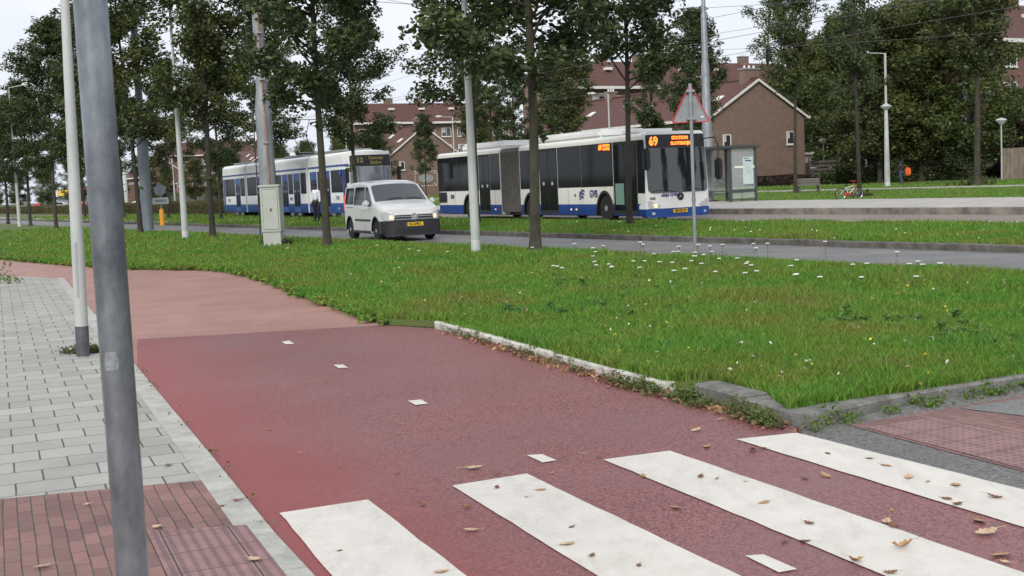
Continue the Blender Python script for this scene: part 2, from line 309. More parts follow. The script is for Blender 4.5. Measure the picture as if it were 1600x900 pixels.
# blister tiles by the crossing
def blister(name,c1,c2,pitch,dot,square):
    M=bpy.data.materials.new(name); M.use_nodes=True; t=M.node_tree; n=t.nodes; l=t.links; b=n['Principled BSDF']; b.inputs['Roughness'].default_value=.7
    c=n.new('ShaderNodeTexCoord'); s=n.new('ShaderNodeSeparateXYZ'); l.new(c.outputs['Object'],s.inputs[0])
    def M_(op,a,bv=None,cv=None):
        q=n.new('ShaderNodeMath'); q.operation=op
        for i,x in enumerate((a,bv,cv)):
            if x is None: continue
            if isinstance(x,(int,float)): q.inputs[i].default_value=x
            else: l.new(x,q.inputs[i])
        return q.outputs[0]
    def cell(o,p): return M_('ABSOLUTE',M_('SUBTRACT',M_('FRACT',M_('DIVIDE',o,p)),.5))
    px_,py_=(pitch,pitch) if not square else (pitch*1.0,pitch*.55)
    if square: d=M_('MAXIMUM',M_('MULTIPLY',cell(s.outputs[0],px_),1.5),cell(s.outputs[1],py_))
    else:
        a=cell(s.outputs[0],px_); e=cell(s.outputs[1],py_); d=M_('SQRT',M_('ADD',M_('MULTIPLY',a,a),M_('MULTIPLY',e,e)))
    mk=M_('LESS_THAN',d,dot)
    jt=M_('MAXIMUM',cell(s.outputs[0],.3),cell(s.outputs[1],.3)); jm=M_('GREATER_THAN',jt,.487)
    f=n.new('ShaderNodeMix'); f.data_type='RGBA'; l.new(mk,f.inputs[0]); f.inputs[6].default_value=(*c1,1); f.inputs[7].default_value=(*c2,1)
    g=n.new('ShaderNodeMix'); g.data_type='RGBA'; l.new(jm,g.inputs[0]); l.new(f.outputs[2],g.inputs[6]); g.inputs[7].default_value=(.05,.045,.03,1)
    z=n.new('ShaderNodeTexNoise'); z.inputs['Scale'].default_value=7; z.inputs['Detail'].default_value=6; l.new(c.outputs['Object'],z.inputs[0])
    mr=n.new('ShaderNodeMapRange'); mr.inputs['To Min'].default_value=.6; mr.inputs['To Max'].default_value=1.4; l.new(z.outputs[0],mr.inputs[0])
    h=n.new('ShaderNodeHueSaturation'); l.new(mr.outputs[0],h.inputs['Value']); l.new(g.outputs[2],h.inputs['Color']); l.new(h.outputs[0],b.inputs['Base Color'])
    bp=n.new('ShaderNodeBump'); bp.inputs['Strength'].default_value=.8; bp.inputs['Distance'].default_value=.005; l.new(mk,bp.inputs['Height']); l.new(bp.outputs[0],b.inputs['Normal'])
    return M
m_bl1=blister('ribbed_guide_tiles',(.27,.155,.15),(.15,.085,.085),.05,.33,True)
m_bl2=blister('blister_tiles',(.27,.15,.145),(.16,.09,.09),.05,.27,False)
a=G(230,843); b_=G(386,833)
tl=[a,b_,b_-dirp*2.6,a-dirp*2.6-perp*.0]
sheet('guide_tiles',tl,.0405,m_bl1,rot=PA)
# right-hand side: asphalt island, blister tiles, brick border, darker asphalt beyond
c0=G(1252,676); edge_r=[G(1245,681),G(1600,776)]
er=edge_r[1]+(edge_r[1]-edge_r[0])*1.5
PR=math.atan2((edge_r[0]-edge_r[1]).x*-1,(edge_r[0]-edge_r[1]).y)
kr=[G(1250,672),G(1400,640),G(1600,604)]; krx=kr[2]+(kr[2]-kr[1])*8
sheet('crossing_apron',[edge_r[0],er,krx+Vector((0,-9,0)),krx,kr[2],kr[1],kr[0]],.014,m_asph2)
sheet('crossing_bricks',[G(1325,668),G(1464,645),G(1600,622),G(1600,622)+perp*4,G(1600,742)+perp*4-dirp*1.0,G(1600,742),G(1350,675)],.018,m_brick,rot=PR)
sheet('blister_paving',[G(1352,673),G(1458,658),G(1600,687),G(1600,687)+(G(1600,687)-G(1458,658))*1.2,G(1600,739)+(G(1600,739)-G(1352,673))*1,G(1600,739)],.022,m_bl2,rot=PR)
sheet('side_road',[G(1500,643),G(1600,627),krx,krx+Vector((0,-2.4,0)),G(1600,655)],.022,m_asph,rot=0)
# roads
def strip(name,u0_,u1_,v0,v1,z,mt,h=0.,**k): return sheet(name,[UV(u0_,v0),UV(u0_,v1),UV(u1_,v1),UV(u1_,v0)],z,mt,rot=TH,h=h,**k)
strip('road',-60,420,13.9,17.8,.004,m_asph)
strip('bus_lane',-60,52,24.0,30.2,.004,m_bus)
strip('bus_lane_far',52,420,26.6,30.2,.004,m_bus)
sheet('slip_lane',[UV(52,24.2),UV(56,24.5),UV(64.3,19.2),UV(76,18.0),UV(420,18.0),UV(420,19.9),UV(84,19.9),UV(70,21.0),UV(58.4,24.9),UV(52,26)],.1135,mat('slip_lane_concrete',(.36,.34,.31),.7,var=.15,scale=3),rot=0)
strip('platform',-60,72,30.2,38.2,.20,m_slab,h=.19)
strip('footpath',-60,400,57.5,59.0,.12,mat('footpath_tiles',(.40,.38,.34),.8,var=.2,scale=3),h=.11)
# white lines
strip('edge_line',-40,30,26.0,26.15,.009,m_paint)
# rails
rail=MB()
for v in (24.27,25.70):
    for k in range(8):
        u_=-60+k*40; p=UV(u_,v); q=UV(u_+40,v); w=dV*.06
        rail.prism([(p.x,p.y),((p+w).x,(p+w).y),((q+w).x,(q+w).y),(q.x,q.y)],-.02,.016 if u_<50 else .13)
tag(rail.build('tram_track',mat('rail_steel',(.22,.17,.14),.4,.8,var=.3,scale=8)),kind='structure')
# kerbs
def kerb(name,pts,w,z,mt,side=1,step=1.,jit=.004):
    b=MB()
    for i in range(len(pts)-1):
        a,c=pts[i],pts[i+1]; n=max(1,round((c-a).length/step)); t=(c-a).normalized(); nn=Vector((t.y,-t.x,0))*w*side
        for k in range(n):
            p=a.lerp(c,k/n)+t*.004; q=a.lerp(c,(k+1)/n)-t*.004; o=Vector((t.y,-t.x,0))*rnd.uniform(-jit,jit); zz=z+rnd.uniform(-jit,jit)*1.5
            P=[p+o,q+o,q+nn+o,p+nn+o]; ch=.25
            v0=[(x.x,x.y,-.02) for x in P]; v1=[(x.x,x.y,zz-.015) for x in P]; cx=sum(x.x for x in P)/4; cy=sum(x.y for x in P)/4
            v2=[(P[0].lerp(P[3],.08)),(P[1].lerp(P[2],.08)),(P[2].lerp(P[1],.08)),(P[3].lerp(P[0],.08))]; v2=[(x.x,x.y,zz) for x in v2]
            b.add(v0+v1+v2,[(0,1,5,4),(1,2,6,5),(2,3,7,6),(3,0,4,7),(4,5,9,8),(5,6,10,9),(6,7,11,10),(7,4,8,11),(8,9,10,11)])
    return tag(b.build(name,mt),kind='structure')
kerb('white_kerb',[G(1040,614),G(960,592),G(860,564),G(680,513)],.09,.085,m_wkerb,side=1,step=1.0,jit=.008)
kerb('corner_kerb',[G(1262,670),G(1165,640),G(1085,618)],.22,.085,m_conc_old,side=1,step=1)
kerb('side_kerb',[krx,G(1600,604),G(1420,634),G(1262,670)],.20,.085,m_conc_old,side=1,step=1)
kerb('median_kerb',[UV(-60,17.8),UV(430,17.8)],.18,.125,m_kerbdark,side=1,step=1.)
kerb('median_far_kerb',[UV(-60,23.85),UV(50,23.85)],.15,.11,m_kerbdark,side=1,step=1.)
kerb('platform_kerb',[UV(-60,30.0),UV(72,30.0)],.2,.215,mat('platform_kerb_concrete',(.27,.245,.21),.85,scale=2,col2=(.13,.115,.10),bump=.4,bscale=30),side=1,step=1.)
# zebra and centre dashes
Zb=[((437,806),(575,785),(722,900),(515,900)),((707,763),(823,744),(1145,900),(925,900)),((943,722),(1047,708),(1597,900),(1370,900)),((1150,690),(1245,680),(1600,770),(1600,829))]
for i,q in enumerate(Zb):
    a,b2,c2,d2=[G(*p) for p in q]; e1=(d2-a).normalized(); e2=(c2-b2).normalized(); LN=4.2
    b=MB(); n=26
    for k in range(n+1):
        t=k/n*LN
        for p,e,sg in ((a,e1,-1),(b2,e2,1)):
            w=p+e*t+perp*sg*rnd.uniform(-.004,.004); b.v.append((w.x,w.y,.0155))
    for k in range(n): b.f.append((2*k,2*k+1,2*k+3,2*k+2)); b.m.append(0)
    o=b.build('zebra_stripe',m_paint,fix=False); 
    if o.data.polygons[0].normal.z<0: o.data.flip_normals()
    tag(o,kind='structure')
dashes=[((440,534),(452,532),(460,537),(447,538)),((521,570),(536,569.5),(544,574.5),(529,575)),((637,626),(658,624),(669,630.5),(649,632.5)),((823,711),(847,709.5),(870,719),(848,722.5)),((1164,868),(1193,866),(1246,889),(1217,894))]
for q in dashes:
    b=MB(); b.add([tuple(G(*p,.0155)) for p in q],[(0,1,2,3)]); o=b.build('path_dash',m_paint,fix=False)
    if o.data.polygons[0].normal.z<0: o.data.flip_normals()
    tag(o,kind='structure')
# ------------------------------------------------------------------ turf bodies
vin=[p.copy() for p in vedge]
k_in=Vector((0,.0,0))
verge=[G(1258,668)+dirp*.16+Vector((.0,.05,0)),G(1165,637)+perp*.17,G(1085,612)+perp*.14,G(1040,612),G(960,590),G(860,562),G(680,512),G(600,508),G(560,494),G(500,474),G(420,441),G(380,430),G(330,422),G(210,421),G(100,414),G(0,405)]+[far_l+Vector((0,.3,0)),UV(260,6),UV(260,13.95),UV(20,13.95),UV(5.9,13.95),krx+Vector((0,.3,0)),G(1600,601),G(1420,631)]
o=sheet('verge',verge,.075,m_verge,h=.07)
med=[UV(-60,17.99),UV(-60,23.84),UV(50.2,23.84),UV(52,24.3),UV(52,26.5),UV(260,26.5),UV(260,17.99)]
sheet('median',med,.108,m_verge,h=.1)
strip('lawn',-60,420,38.2,57.5,.06,m_verge,h=.05)
strip('lawn_far',-60,420,59.0,64,.06,m_verge,h=.05)
# ------------------------------------------------------------------ grass blades (uncountable)
def grassmat(name,base):
    M=bpy.data.materials.new(name); M.use_nodes=True; t=M.node_tree; n=t.nodes; l=t.links; b=n['Principled BSDF']; b.inputs['Roughness'].default_value=.55; b.inputs['Specular IOR Level'].default_value=.3
    c=n.new('ShaderNodeTexCoord'); z=n.new('ShaderNodeTexNoise'); z.inputs['Scale'].default_value=.55; z.inputs['Detail'].default_value=7; z.inputs['Roughness'].default_value=.68; l.new(c.outputs['Object'],z.inputs[0])
    r=n.new('ShaderNodeValToRGB'); e=r.color_ramp.elements; e[0].position=.36; e[0].color=(*base[0],1); e[1].position=.64; e[1].color=(*base[2],1); q=e.new(.5); q.color=(*base[1],1); l.new(z.outputs[0],r.inputs[0])
    g=n.new('ShaderNodeNewGeometry'); mr=n.new('ShaderNodeMapRange'); mr.inputs['To Min'].default_value=.62; mr.inputs['To Max'].default_value=1.4; l.new(g.outputs['Random Per Island'],mr.inputs[0])
    w=n.new('ShaderNodeMath'); w.operation='MULTIPLY'; w.inputs[1].default_value=13.7; fr=n.new('ShaderNodeMath'); fr.operation='FRACT'; l.new(g.outputs['Random Per Island'],w.inputs[0]); l.new(w.outputs[0],fr.inputs[0])
    dry=n.new('ShaderNodeMath'); dry.operation='GREATER_THAN'; dry.inputs[1].default_value=.965; l.new(fr.outputs[0],dry.inputs[0])
    mxx=n.new('ShaderNodeMix'); mxx.data_type='RGBA'; l.new(dry.outputs[0],mxx.inputs[0]); l.new(r.outputs[0],mxx.inputs[6]); mxx.inputs[7].default_value=(.28,.23,.10,1)
    h=n.new('ShaderNodeHueSaturation'); l.new(mr.outputs[0],h.inputs['Value']); l.new(mxx.outputs[2],h.inputs['Color']); l.new(h.outputs[0],b.inputs['Base Color'])
    tr=n.new('ShaderNodeBsdfTranslucent'); l.new(h.outputs[0],tr.inputs[0]); ms=n.new('ShaderNodeMixShader'); ms.inputs[0].default_value=.4
    l.new(b.outputs[0],ms.inputs[1]); l.new(tr.outputs[0],ms.inputs[2]); l.new(ms.outputs[0],n['Material Output'].inputs[0]); return M
m_gr=grassmat('grass_blades',((.205,.235,.05),(.155,.285,.04),(.10,.265,.038)))
vn=rs.rand(64,64)
def patchn(X,Y,s):
    x=X/s;y=Y/s;xi=np.floor(x).astype(int);yi=np.floor(y).astype(int);fx=x-xi;fy=y-yi;fx=fx*fx*(3-2*fx);fy=fy*fy*(3-2*fy)
    g=lambda a,b:vn[a%64,b%64]
    return (g(xi,yi)*(1-fx)+g(xi+1,yi)*fx)*(1-fy)+(g(xi,yi+1)*(1-fx)+g(xi+1,yi+1)*fx)*fy
def blades(name,poly,z,n,hmin,hmax,label,dmin=6,dmax=80,power=1.0,extra=None,wk=.00075,mt=None,lean=.5):
    # sample in a wide wedge round the view, evenly over picture area
    m_=int(n*6); ang=rs.uniform(-.62,.62,m_); inv=rs.uniform(1/dmax,1/dmin,m_); dist=1/inv
    X=np.sin(ang)*dist; Y=np.cos(ang)*dist
    if dmin<1: pass
    k=inpoly(X,Y,poly); X,Y,dist=X[k][:n],Y[k][:n],dist[k][:n]; n=len(X)
    h=hmin+(hmax-hmin)*rs.beta(1.6,3.0,n); h*= .55+.9*patchn(X,Y,.9)*(.5+patchn(X,Y,3.1))
    h*=1+dist*.006
    if extra is not None: h*=extra(X,Y)
    w=(.0035+dist*wk)*rs.uniform(.6,1.3,n); a=rs.uniform(0,2*np.pi,n); le=rs.uniform(.1,lean*1.6,n)*h; la=rs.uniform(0,2*np.pi,n)
    bx,by=np.cos(a)*w*.5,np.sin(a)*w*.5; Z=np.full(n,z)
    p0=np.stack([X-bx,Y-by,Z-.01],1); p1=np.stack([X+bx,Y+by,Z-.01],1)
    mx_,my_=X+np.cos(la)*le*.35,Y+np.sin(la)*le*.35
    p2=np.stack([mx_+bx*.8,my_+by*.8,Z+h*.6],1); p3=np.stack([mx_-bx*.8,my_-by*.8,Z+h*.6],1)
    tp=np.stack([X+np.cos(la)*le,Y+np.sin(la)*le,Z+h],1)
    V=np.stack([p0,p1,p2,p3,tp],1).reshape(-1,3); i=np.arange(n)*5
    Fq=np.stack([i,i+1,i+2],1); F2=np.stack([i,i+2,i+3],1); F3=np.stack([i+3,i+2,i+4],1)
    o=rawmesh(name,V,np.stack([Fq,F2,F3],1).reshape(-1,3),mt or m_gr); tag(o,label,'grass',kind='stuff'); return o
vt=[(p.x,p.y) for p in verge]
def lush(X,Y):
    v=X*dV.x+Y*dV.y; e=np.clip((v-10.5)/1.5,0,1); return 1+.35*e-.5*np.clip((v-13.2)/.7,0,1)
blades('grass',vt,.075,420000,.03,.105,'green grass of the near verge between the red cycle path and the road',6.5,75,extra=lush)
blades('grass',[(p.x,p.y) for p in med],.108,130000,.04,.12,'grass of the narrow median strip between the road and the bus lane',16,130,wk=.0007)
lw=[UV(-60,38.4),UV(-60,57.4),UV(300,57.4),UV(300,38.4)]
blades('grass',[(p.x,p.y) for p in lw],.06,60000,.02,.055,'mown grass lawn behind the bus platform',38,170,wk=.0009)
lw2=[UV(-60,59.1),UV(-60,76),UV(300,76),UV(300,59.1)]
blades('grass',[(p.x,p.y) for p in lw2],.05,40000,.03,.10,'longer grass between the footpath and the houses',60,220,wk=.0009)
# ------------------------------------------------------------------ foliage tools
def leafmat(name,col,var=.45,tr=.28,col2=None,scale=.8):
    return mat(name,col,.5,scale=scale,col2=col2 or tuple(c*.72 for c in col),island=var,trans=tr,spec=.35,detail=3)
m_leaf=leafmat('oak_leaves',(.068,.098,.031),col2=(.038,.06,.021),tr=.2)
m_leaf2=leafmat('oak_leaves_olive',(.095,.112,.034),col2=(.048,.07,.022),tr=.2)
m_leafb=leafmat('broad_tree_leaves',(.115,.15,.040),col2=(.055,.085,.027),scale=.5)
m_leafy=leafmat('yellowing_leaves',(.125,.135,.034),col2=(.06,.088,.026),scale=.45)
m_leafh=leafmat('hedge_leaves',(.10,.115,.03),col2=(.10,.07,.035),scale=.7)
m_leafp=leafmat('purple_shrub_leaves',(.055,.03,.03),col2=(.035,.03,.022),scale=.7)
m_bark=mat('oak_bark',(.050,.043,.034),.95,scale=7,col2=(.026,.023,.02),bump=1.,bscale=40,scl=(1,1,.25))
m_barkg=mat('mossy_bark',(.072,.066,.042),.95,scale=6,col2=(.036,.032,.024),bump=1.,bscale=40,scl=(1,1,.3))
def leafcloud(C_,Rd,n,size,seed,flat=.75):
    """n leaves scattered in ellipsoidal clumps (centres C_, radii Rd)"""
    q=np.random.RandomState(seed); C_=np.asarray(C_,float); Rd=np.asarray(Rd,float)
    pr=Rd**2.2; pr/=pr.sum(); i=q.choice(len(C_),n,p=pr)
    d=q.normal(size=(n,3)); d/=np.linalg.norm(d,axis=1)[:,None]; r=q.uniform(0,1,n)**.5
    P=C_[i]+d*(r*Rd[i])[:,None]*np.array([1,1,flat])
    a=q.normal(size=(n,3)); a[:,2]*=.6; a/=np.linalg.norm(a,axis=1)[:,None]; b=np.cross(a,q.normal(size=(n,3))); b/=np.linalg.norm(b,axis=1)[:,None]
    s=size*q.uniform(.6,1.35,n)[:,None]; nrm=np.cross(a,b)
    # lobed leaf outline of six points with a fold along its middle
    v=[P-a*s*.5, P-a*s*.12+b*s*.27+nrm*s*.08, P+a*s*.22+b*s*.22+nrm*s*.07, P+a*s*.55, P+a*s*.22-b*s*.22+nrm*s*.07, P-a*s*.12-b*s*.27+nrm*s*.08]
    V=np.stack(v,1).reshape(-1,3); k=np.arange(n)*6
    Fc=np.stack([np.stack([k,k+1,k+2,k+3],1),np.stack([k,k+3,k+4,k+5],1)],1).reshape(-1,4); return V,Fc
def make_tree(name,seed,H,clear,rad,trunk_r,nl,leaf,mleaf,mb,nlimb=34,shape='column',gap=.25,sides=9,leanx=0.,shoots=0):
    q=random.Random(seed); root=empty(name,(0,0,0)); t=MB(); P=[];n=12; wx,wy=q.uniform(-.12,.12),q.uniform(-.12,.12)
    def cen(z): k=z/H; return Vector((math.sin(k*5+seed)*.16*k+wx*k*2+leanx*k,math.cos(k*4+seed*2)*.16*k+wy*k*2-.16*k*math.cos(seed*2),z))
    zs=[-.1,.02,.15,.4]+[.4+(H*.93-.4)*i/n for i in range(1,n+1)]
    t.tube([cen(z)-cen(0)*0 for z in zs],[trunk_r*(1.55 if z<.05 else 1.2 if z<.2 else 1.02)*(1-.9*max(0,z)/H) if z<.3 else trunk_r*(1-.88*z/H) for z in zs],sides)
    C_=[];Rr=[]
    for i in range(nlimb):
        f=(i+q.uniform(-.4,.4))/nlimb; f=min(max(f,0),1); z=clear+(H*.95-clear)*f
        if shape=='column': pr=(.55+.75*math.sin(math.pi*min(1,f*.8+.18)))*(1-.55*f**2.2)
        elif shape=='round': pr=math.sqrt(max(.05,1-(2*f-.85)**2*.75))
        else: pr=.5+.5*math.sin(math.pi*(f*.85+.1))
        ln=rad*pr*q.uniform(.6,1.15); az=i*2.4+q.uniform(-.5,.5); el=R(q.uniform(12,48)+18*f)
        d=Vector((math.cos(az)*math.cos(el),math.sin(az)*math.cos(el),math.sin(el))); a=cen(z); pts=[a]; c=a.copy(); dd=d.copy()
        for k in range(4):
            dd=(dd+Vector((q.uniform(-.28,.28),q.uniform(-.28,.28),q.uniform(-.2,.28)))).normalized(); c=c+dd*ln/4*1.05; pts.append(c.copy())
        r0_=max(.012,trunk_r*.34*(1-.6*f)); t.tube(pts,[r0_*(1-.2*k) for k in range(5)],5,caps=False)
        for k in (2,3,4):
            if q.random()<gap and k<4: continue
            C_.append(pts[k]); Rr.append(q.uniform(.26,.52)*rad/1.9*(1.0 if k<4 else .85)+.08)
            for s_ in range(2):
                if q.random()<.35: continue
                e=pts[k]+Vector((q.uniform(-1,1),q.uniform(-1,1),q.uniform(-.5,.8)))*(.30*rad); t.tube([pts[k],pts[k].lerp(e,.5)+Vector((0,0,.04)),e],[r0_*.35,r0_*.25,.006],4,caps=False)
                C_.append(e); Rr.append(q.uniform(.2,.4)*rad/1.9+.06)
    C_.append(cen(H*.95)); Rr.append(.4)
    for k in range(shoots//5): z=q.uniform(clear*.55,clear*2.2); a=q.uniform(0,6.28); C_.append(cen(z)+Vector((math.cos(a)*.16,math.sin(a)*.16,0))); Rr.append(q.uniform(.10,.2))
    t.build('trunk',mb,root,smooth=True,ang=60,fix=False)
    V,Fc=leafcloud([tuple(c) for c in C_],Rr,nl,leaf,seed); rawmesh('crown',V,Fc,mleaf,root); return root
used=set()
protos={}
def place(proto,p,rz,label,group,sc=1.,cat='tree',name=None):
    if proto not in used:
        used.add(proto); o=protos[proto]; o.location=p; o.rotation_euler=(0,0,rz); s=sc if isinstance(sc,tuple) else (sc,sc); o.scale=(s[0],s[0],s[1])
        tag(o,label,cat,group); return o
    o=dup(protos[proto],p,rz,label,group,sc); o['category']=cat; return o
for k in range(5):
    protos['o%d'%k]=make_tree('oak_tree',20+k*7,12.2,3.45,1.95,.108,[27000,25000,28000,25000,23000][k],.135,m_leaf if k%2==0 else m_leaf2,m_bark if k%2 else m_barkg,nlimb=[44,40,46,42,38][k],gap=[.1,.18,.1,.15,.22][k],shoots=60)
for k in range(2): protos['m%d'%k]=make_tree('oak_tree',63+k*9,12.2,4.1,2.05,.105,24000,.135,m_leaf,m_bark,nlimb=38,gap=.12,shoots=40)
G1='oaks in a row along the roadside edge of the near verge'
rowA=[ # px, v, proto, scale
 (837,395,'o0',(1.12,1.0),0.3,'dark oak behind the round white pole base, nearest tree of the near verge, standing right of the tall white lamppost'),
 (512,387,'o2',(1.05,1.02),1.9,'green barked leaning oak between the grey cabinet and the white van'),
 (333,373,'o1',(1.0,1.03),4.,'open crowned oak right of the white pole and left of the tram'),
 (220,366,'o3',(1.05,1.0),5.1,'oak on the near verge directly left of the tapered steel mast'),
 (150,361,'o4',(1.0,1.0),.9,'oak on the near verge half hidden behind the near grey pole'),
 (88,358,'o0',(1.0,.98),5.4,'tall oak on the near verge just left of the pale kerbside pole'),
 (48,353,'o2',(1.0,.8),3.3,'oak on the near verge just right of the thin white pole at far left'),
 (13,350,'o1',(1.1,.80),.1,'oak on the near verge just left of the thin white pole at far left')]
rowA[0]=rowA[0][:5]+('stout dark oak on the near verge, right of the tall white lamppost before the bus',)
for px,py,pr,sc,rz,lb in rowA: place(pr,G(px,py,.07),rz,lb,G1,sc)
for k,(u_,pr) in enumerate(((118,'o3'),(131,'o4'),(146,'o0'),(163,'o2'))):
    place(pr,UV(u_,13.6,.07),k*1.3,'far oak at the left edge, '+('nearest','second nearest','third','farthest')[k]+' of four beyond the thin white pole',G1,(1,.9))
G2='young oaks on the median strip between the road and the tram'
rowB=[(996,30.3,'m0',(.95,.98),.4,'slender oak on the median directly in front of the bus door'),
 (752,40.0,'m1',(1.1,1.0),2.1,'oak on the median just right of the white lamppost, in front of the bus'),
 (560,51.2,'o0',(.95,.95),3.5,'dark oak on the median behind the white van, in front of the tram cab'),
 (455,62.,'o1',(1.0,.95),1.1,'oak on the median behind the grey cabinet, between the two trams doors'),
 (395,72.,'o2',(1.0,.9),5.,'oak on the median behind the thick tram mast'),
 (0,84.,'o3',(1.0,.9),2.,'oak on the median between the white pole and the rear of the tram'),
 (0,97.,'o4',(1.0,.9),4.,'oak on the median behind the white pole near the orange bollard'),
 (0,112.,'o1',(1.0,.9),3.,'oak on the median far behind the tapered steel mast')]
rowB[3]=rowB[3][:5]+('oak on the median rising behind the grey street cabinet',)
for px,u_,pr,sc,rz,lb in rowB: place(pr,UV(u_,21.9,.1),rz,lb,G2,sc)
G3='trees standing on the lawn beyond the bus platform'
protos['f0']=make_tree('lawn_tree',91,14.5,5.6,2.5,.17,15000,.19,m_leaf2,m_barkg,nlimb=34,shape='oval',gap=.2)
protos['f1']=make_tree('lawn_tree',97,14,4.4,2.4,.19,14000,.2,m_leaf,m_bark,nlimb=36,shape='oval',gap=.3)
protos['f2']=make_tree('birch_tree',103,15,4.,2.3,.13,6500,.15,m_leafb,m_bark,nlimb=30,shape='oval',gap=.5)
for px,py,pr,sc,rz,lb in [(1343,309,'f1',(.58,1.05),.4,'lawn tree with a red and white bicycle leaning on its trunk'),
 (1243,302,'f0',(.72,1.05),2.,'lawn tree with a crooked trunk beside the wooden bench'),
 (1527,291,'f0',1.15,3.3,'lawn tree with a thick bare lower trunk left of the pale wooden fence')]:
    place(pr,G(px,py,.05),rz,lb,G3,sc)
for px,v,pr,sc,rz,lb in [(1022,50,'f1',(.6,.85),1.1,'tree behind the front half of the bus, right of a street lamp'),
 (1085,47,'o0',.95,4.1,'dark tree directly behind the bus windscreen beside the tall steel mast'),
 (895,52,'f0',.85,2.6,'tree behind the middle of the bus, left of a street lamp'),
 (868,56,'o2',1.05,.5,'narrow tree behind the bus doors, right of the stout oak'),
 (805,50,'f1',.75,3.,'tree behind the grey bellows of the bus'),(748,58,'f0',.9,4.6,'tree behind the rear half of the bus'),
 (665,60,'o4',.78,1.4,'slim tree in front of the brick gable with the dotted oval sign'),(772,66,'f1',.85,.6,'tree behind the bus between the white lamppost and the stout oak')]:
    place(pr,onv(px,v,.05),rz,lb,G3,sc)
place('f2',onv(1203,88,.05),.5,'airy light crowned birch rising against the sky above the gable house','birches beyond the bus platform',1.45)
place('f2',onv(1228,92,.05),2.5,'second birch just right of the airy birch above the gable house','birches beyond the bus platform',1.4)
# the big dense trees at right
protos['w0']=make_tree('broadleaf_tree',131,15,1.2,4.6,.24,30000,.26,m_leafy,m_bark,nlimb=54,shape='round',gap=.1)
protos['w1']=make_tree('broadleaf_tree',137,16,1.0,5.0,.26,30000,.27,m_leafb,m_bark,nlimb=56,shape='round',gap=.1)
protos['w2']=make_tree('broadleaf_tree',139,14,1.4,4.2,.24,26000,.26,m_leaf2,m_bark,nlimb=50,shape='round',gap=.12)
G4='dense broadleaf trees behind the lawn'
for px,v,pr,sc,rz,lb in [(1440,84,'w0',1.0,.3,'yellowing dense tree right of the white lamp column, nearest of the dense wood'),
 (1520,86,'w1',.98,1.4,'dense green tree behind the bare trunk left of the pale wooden fence'),
 (1375,82,'w2',1.02,2.2,'dense dark tree directly behind the white two headed lamp column'),
 (1320,90,'w1',.98,4.0,'dense tree behind the slatted wooden screen and bicycle'),
 (1480,100,'w0',1.1,2.9,'tall olive tree at the back of the wood, behind the person with orange bag'),
 (1285,100,'w0',1.02,5.2,'dense tree rising right behind the gable house'),
 (1410,104,'w1',1.1,.9,'tall dark tree at the back of the dense wood behind the lamp column'),
 (1255,116,'w2',1.1,3.6,'dense tree far behind the right eave of the gable house'),
 (1580,96,'w2',.55,3.0,'small tree behind the pale wooden fence')]:
    place(pr,onv(px,v,0),rz,lb,G4,sc)
G5='trees around the distant houses at left'
far=[(590,66,'w2',.62,'tree between the brick gable with the dotted sign and the tram cab'),(540,72,'w1',.62,'round dark tree seen above the front half of the tram'),
 (480,64,'w2',.6,'tree seen above the middle of the tram'),(440,70,'w1',.55,'tree seen above the tram beside the thick mast'),(365,66,'w2',.62,'dark tree above the rear end of the tram'),
 (345,56,'w1',.55,'tree left of the rear end of the tram'),(305,60,'w2',.55,'tree behind the clipped hedge right of the white pole'),(262,70,'w1',.5,'tree behind the clipped hedge over the orange bollard'),
 (235,60,'w2',.52,'tree behind the clipped hedge by the tapered mast'),(180,46,'w1',.52,'tree behind the hedge hidden by the near grey pole'),
 (120,44,'w2',.6,'dark tree behind the hedge just right of the pale kerbside pole'),(75,42,'w1',.58,'dark tree behind the hedge left of the pale kerbside pole'),(30,40,'w2',.62,'dark tree behind the hedge at the left edge, above the thin white pole'),(-10,38,'w1',.6,'dark tree behind the hedge at the very left edge')]
for k,(px,v,pr,sc,lb) in enumerate(far): place(pr,onv(px,v,0),k*1.7,lb,G5,sc)
# trees added only as windscreen reflections come later, out of frame at the right
# ------------------------------------------------------------------ hedges and shrubs
def hedge(name,p0,p1,w,h,n,size,mleaf,label,seed,cat='hedge',z=0.,rough=0):
    o=empty(name,p0.lerp(p1,.5),0,label,cat); L_=(p1-p0).length; t=(p1-p0).normalized(); o.rotation_euler=(0,0,math.atan2(t.y,t.x)); o.location.z=z
    q=np.random.RandomState(seed); x=q.uniform(-L_/2,L_/2,n); f=q.uniform(0,1,n); y=np.where(f<.4,-w/2,np.where(f<.8,w/2,q.uniform(-w/2,w/2,n))); zz=np.where(f<.8,q.uniform(.0,h,n),h)
    nn=lambda a:patchn(x+seed*3,a,1.1)
    y=y+q.normal(0,.07,n)+(nn(y)-.5)*.25; zz=zz*(.9+.2*patchn(x+9,y*0+seed,2.)) +q.normal(0,.04,n)
    if rough: zz=zz*(.35+1.5*patchn(x+5,y,2.2)); y=y+3*(patchn(x,zz,1.7)-.5)
    V,Fc=leafcloud(np.stack([x,y,np.abs(zz)],1),np.full(n,.07),n,size,seed); rawmesh('foliage',V,Fc,mleaf,o)
    return o
hedge('clipped_hedge',UV(74,27.2),UV(128,27.6),1.1,.95,26000,.11,m_leafh,'long clipped hedge running left from the rear of the tram past the orange bollard',5)
hedge('clipped_hedge',UV(130,27.6),UV(230,28.5),1.2,1.0,22000,.16,m_leafh,'far clipped hedge along the tram line at the left edge',6)
hedge('clipped_hedge',UV(86,31.5),UV(150,31.8),1.1,1.0,16000,.13,m_leafh,'second clipped hedge parallel behind the long one',7)
hedge('low_hedge',UV(86.4,72.6),UV(86.4,84),.9,.9,7000,.14,m_leafp,'low brown hedge along the foot of the gable house',8)
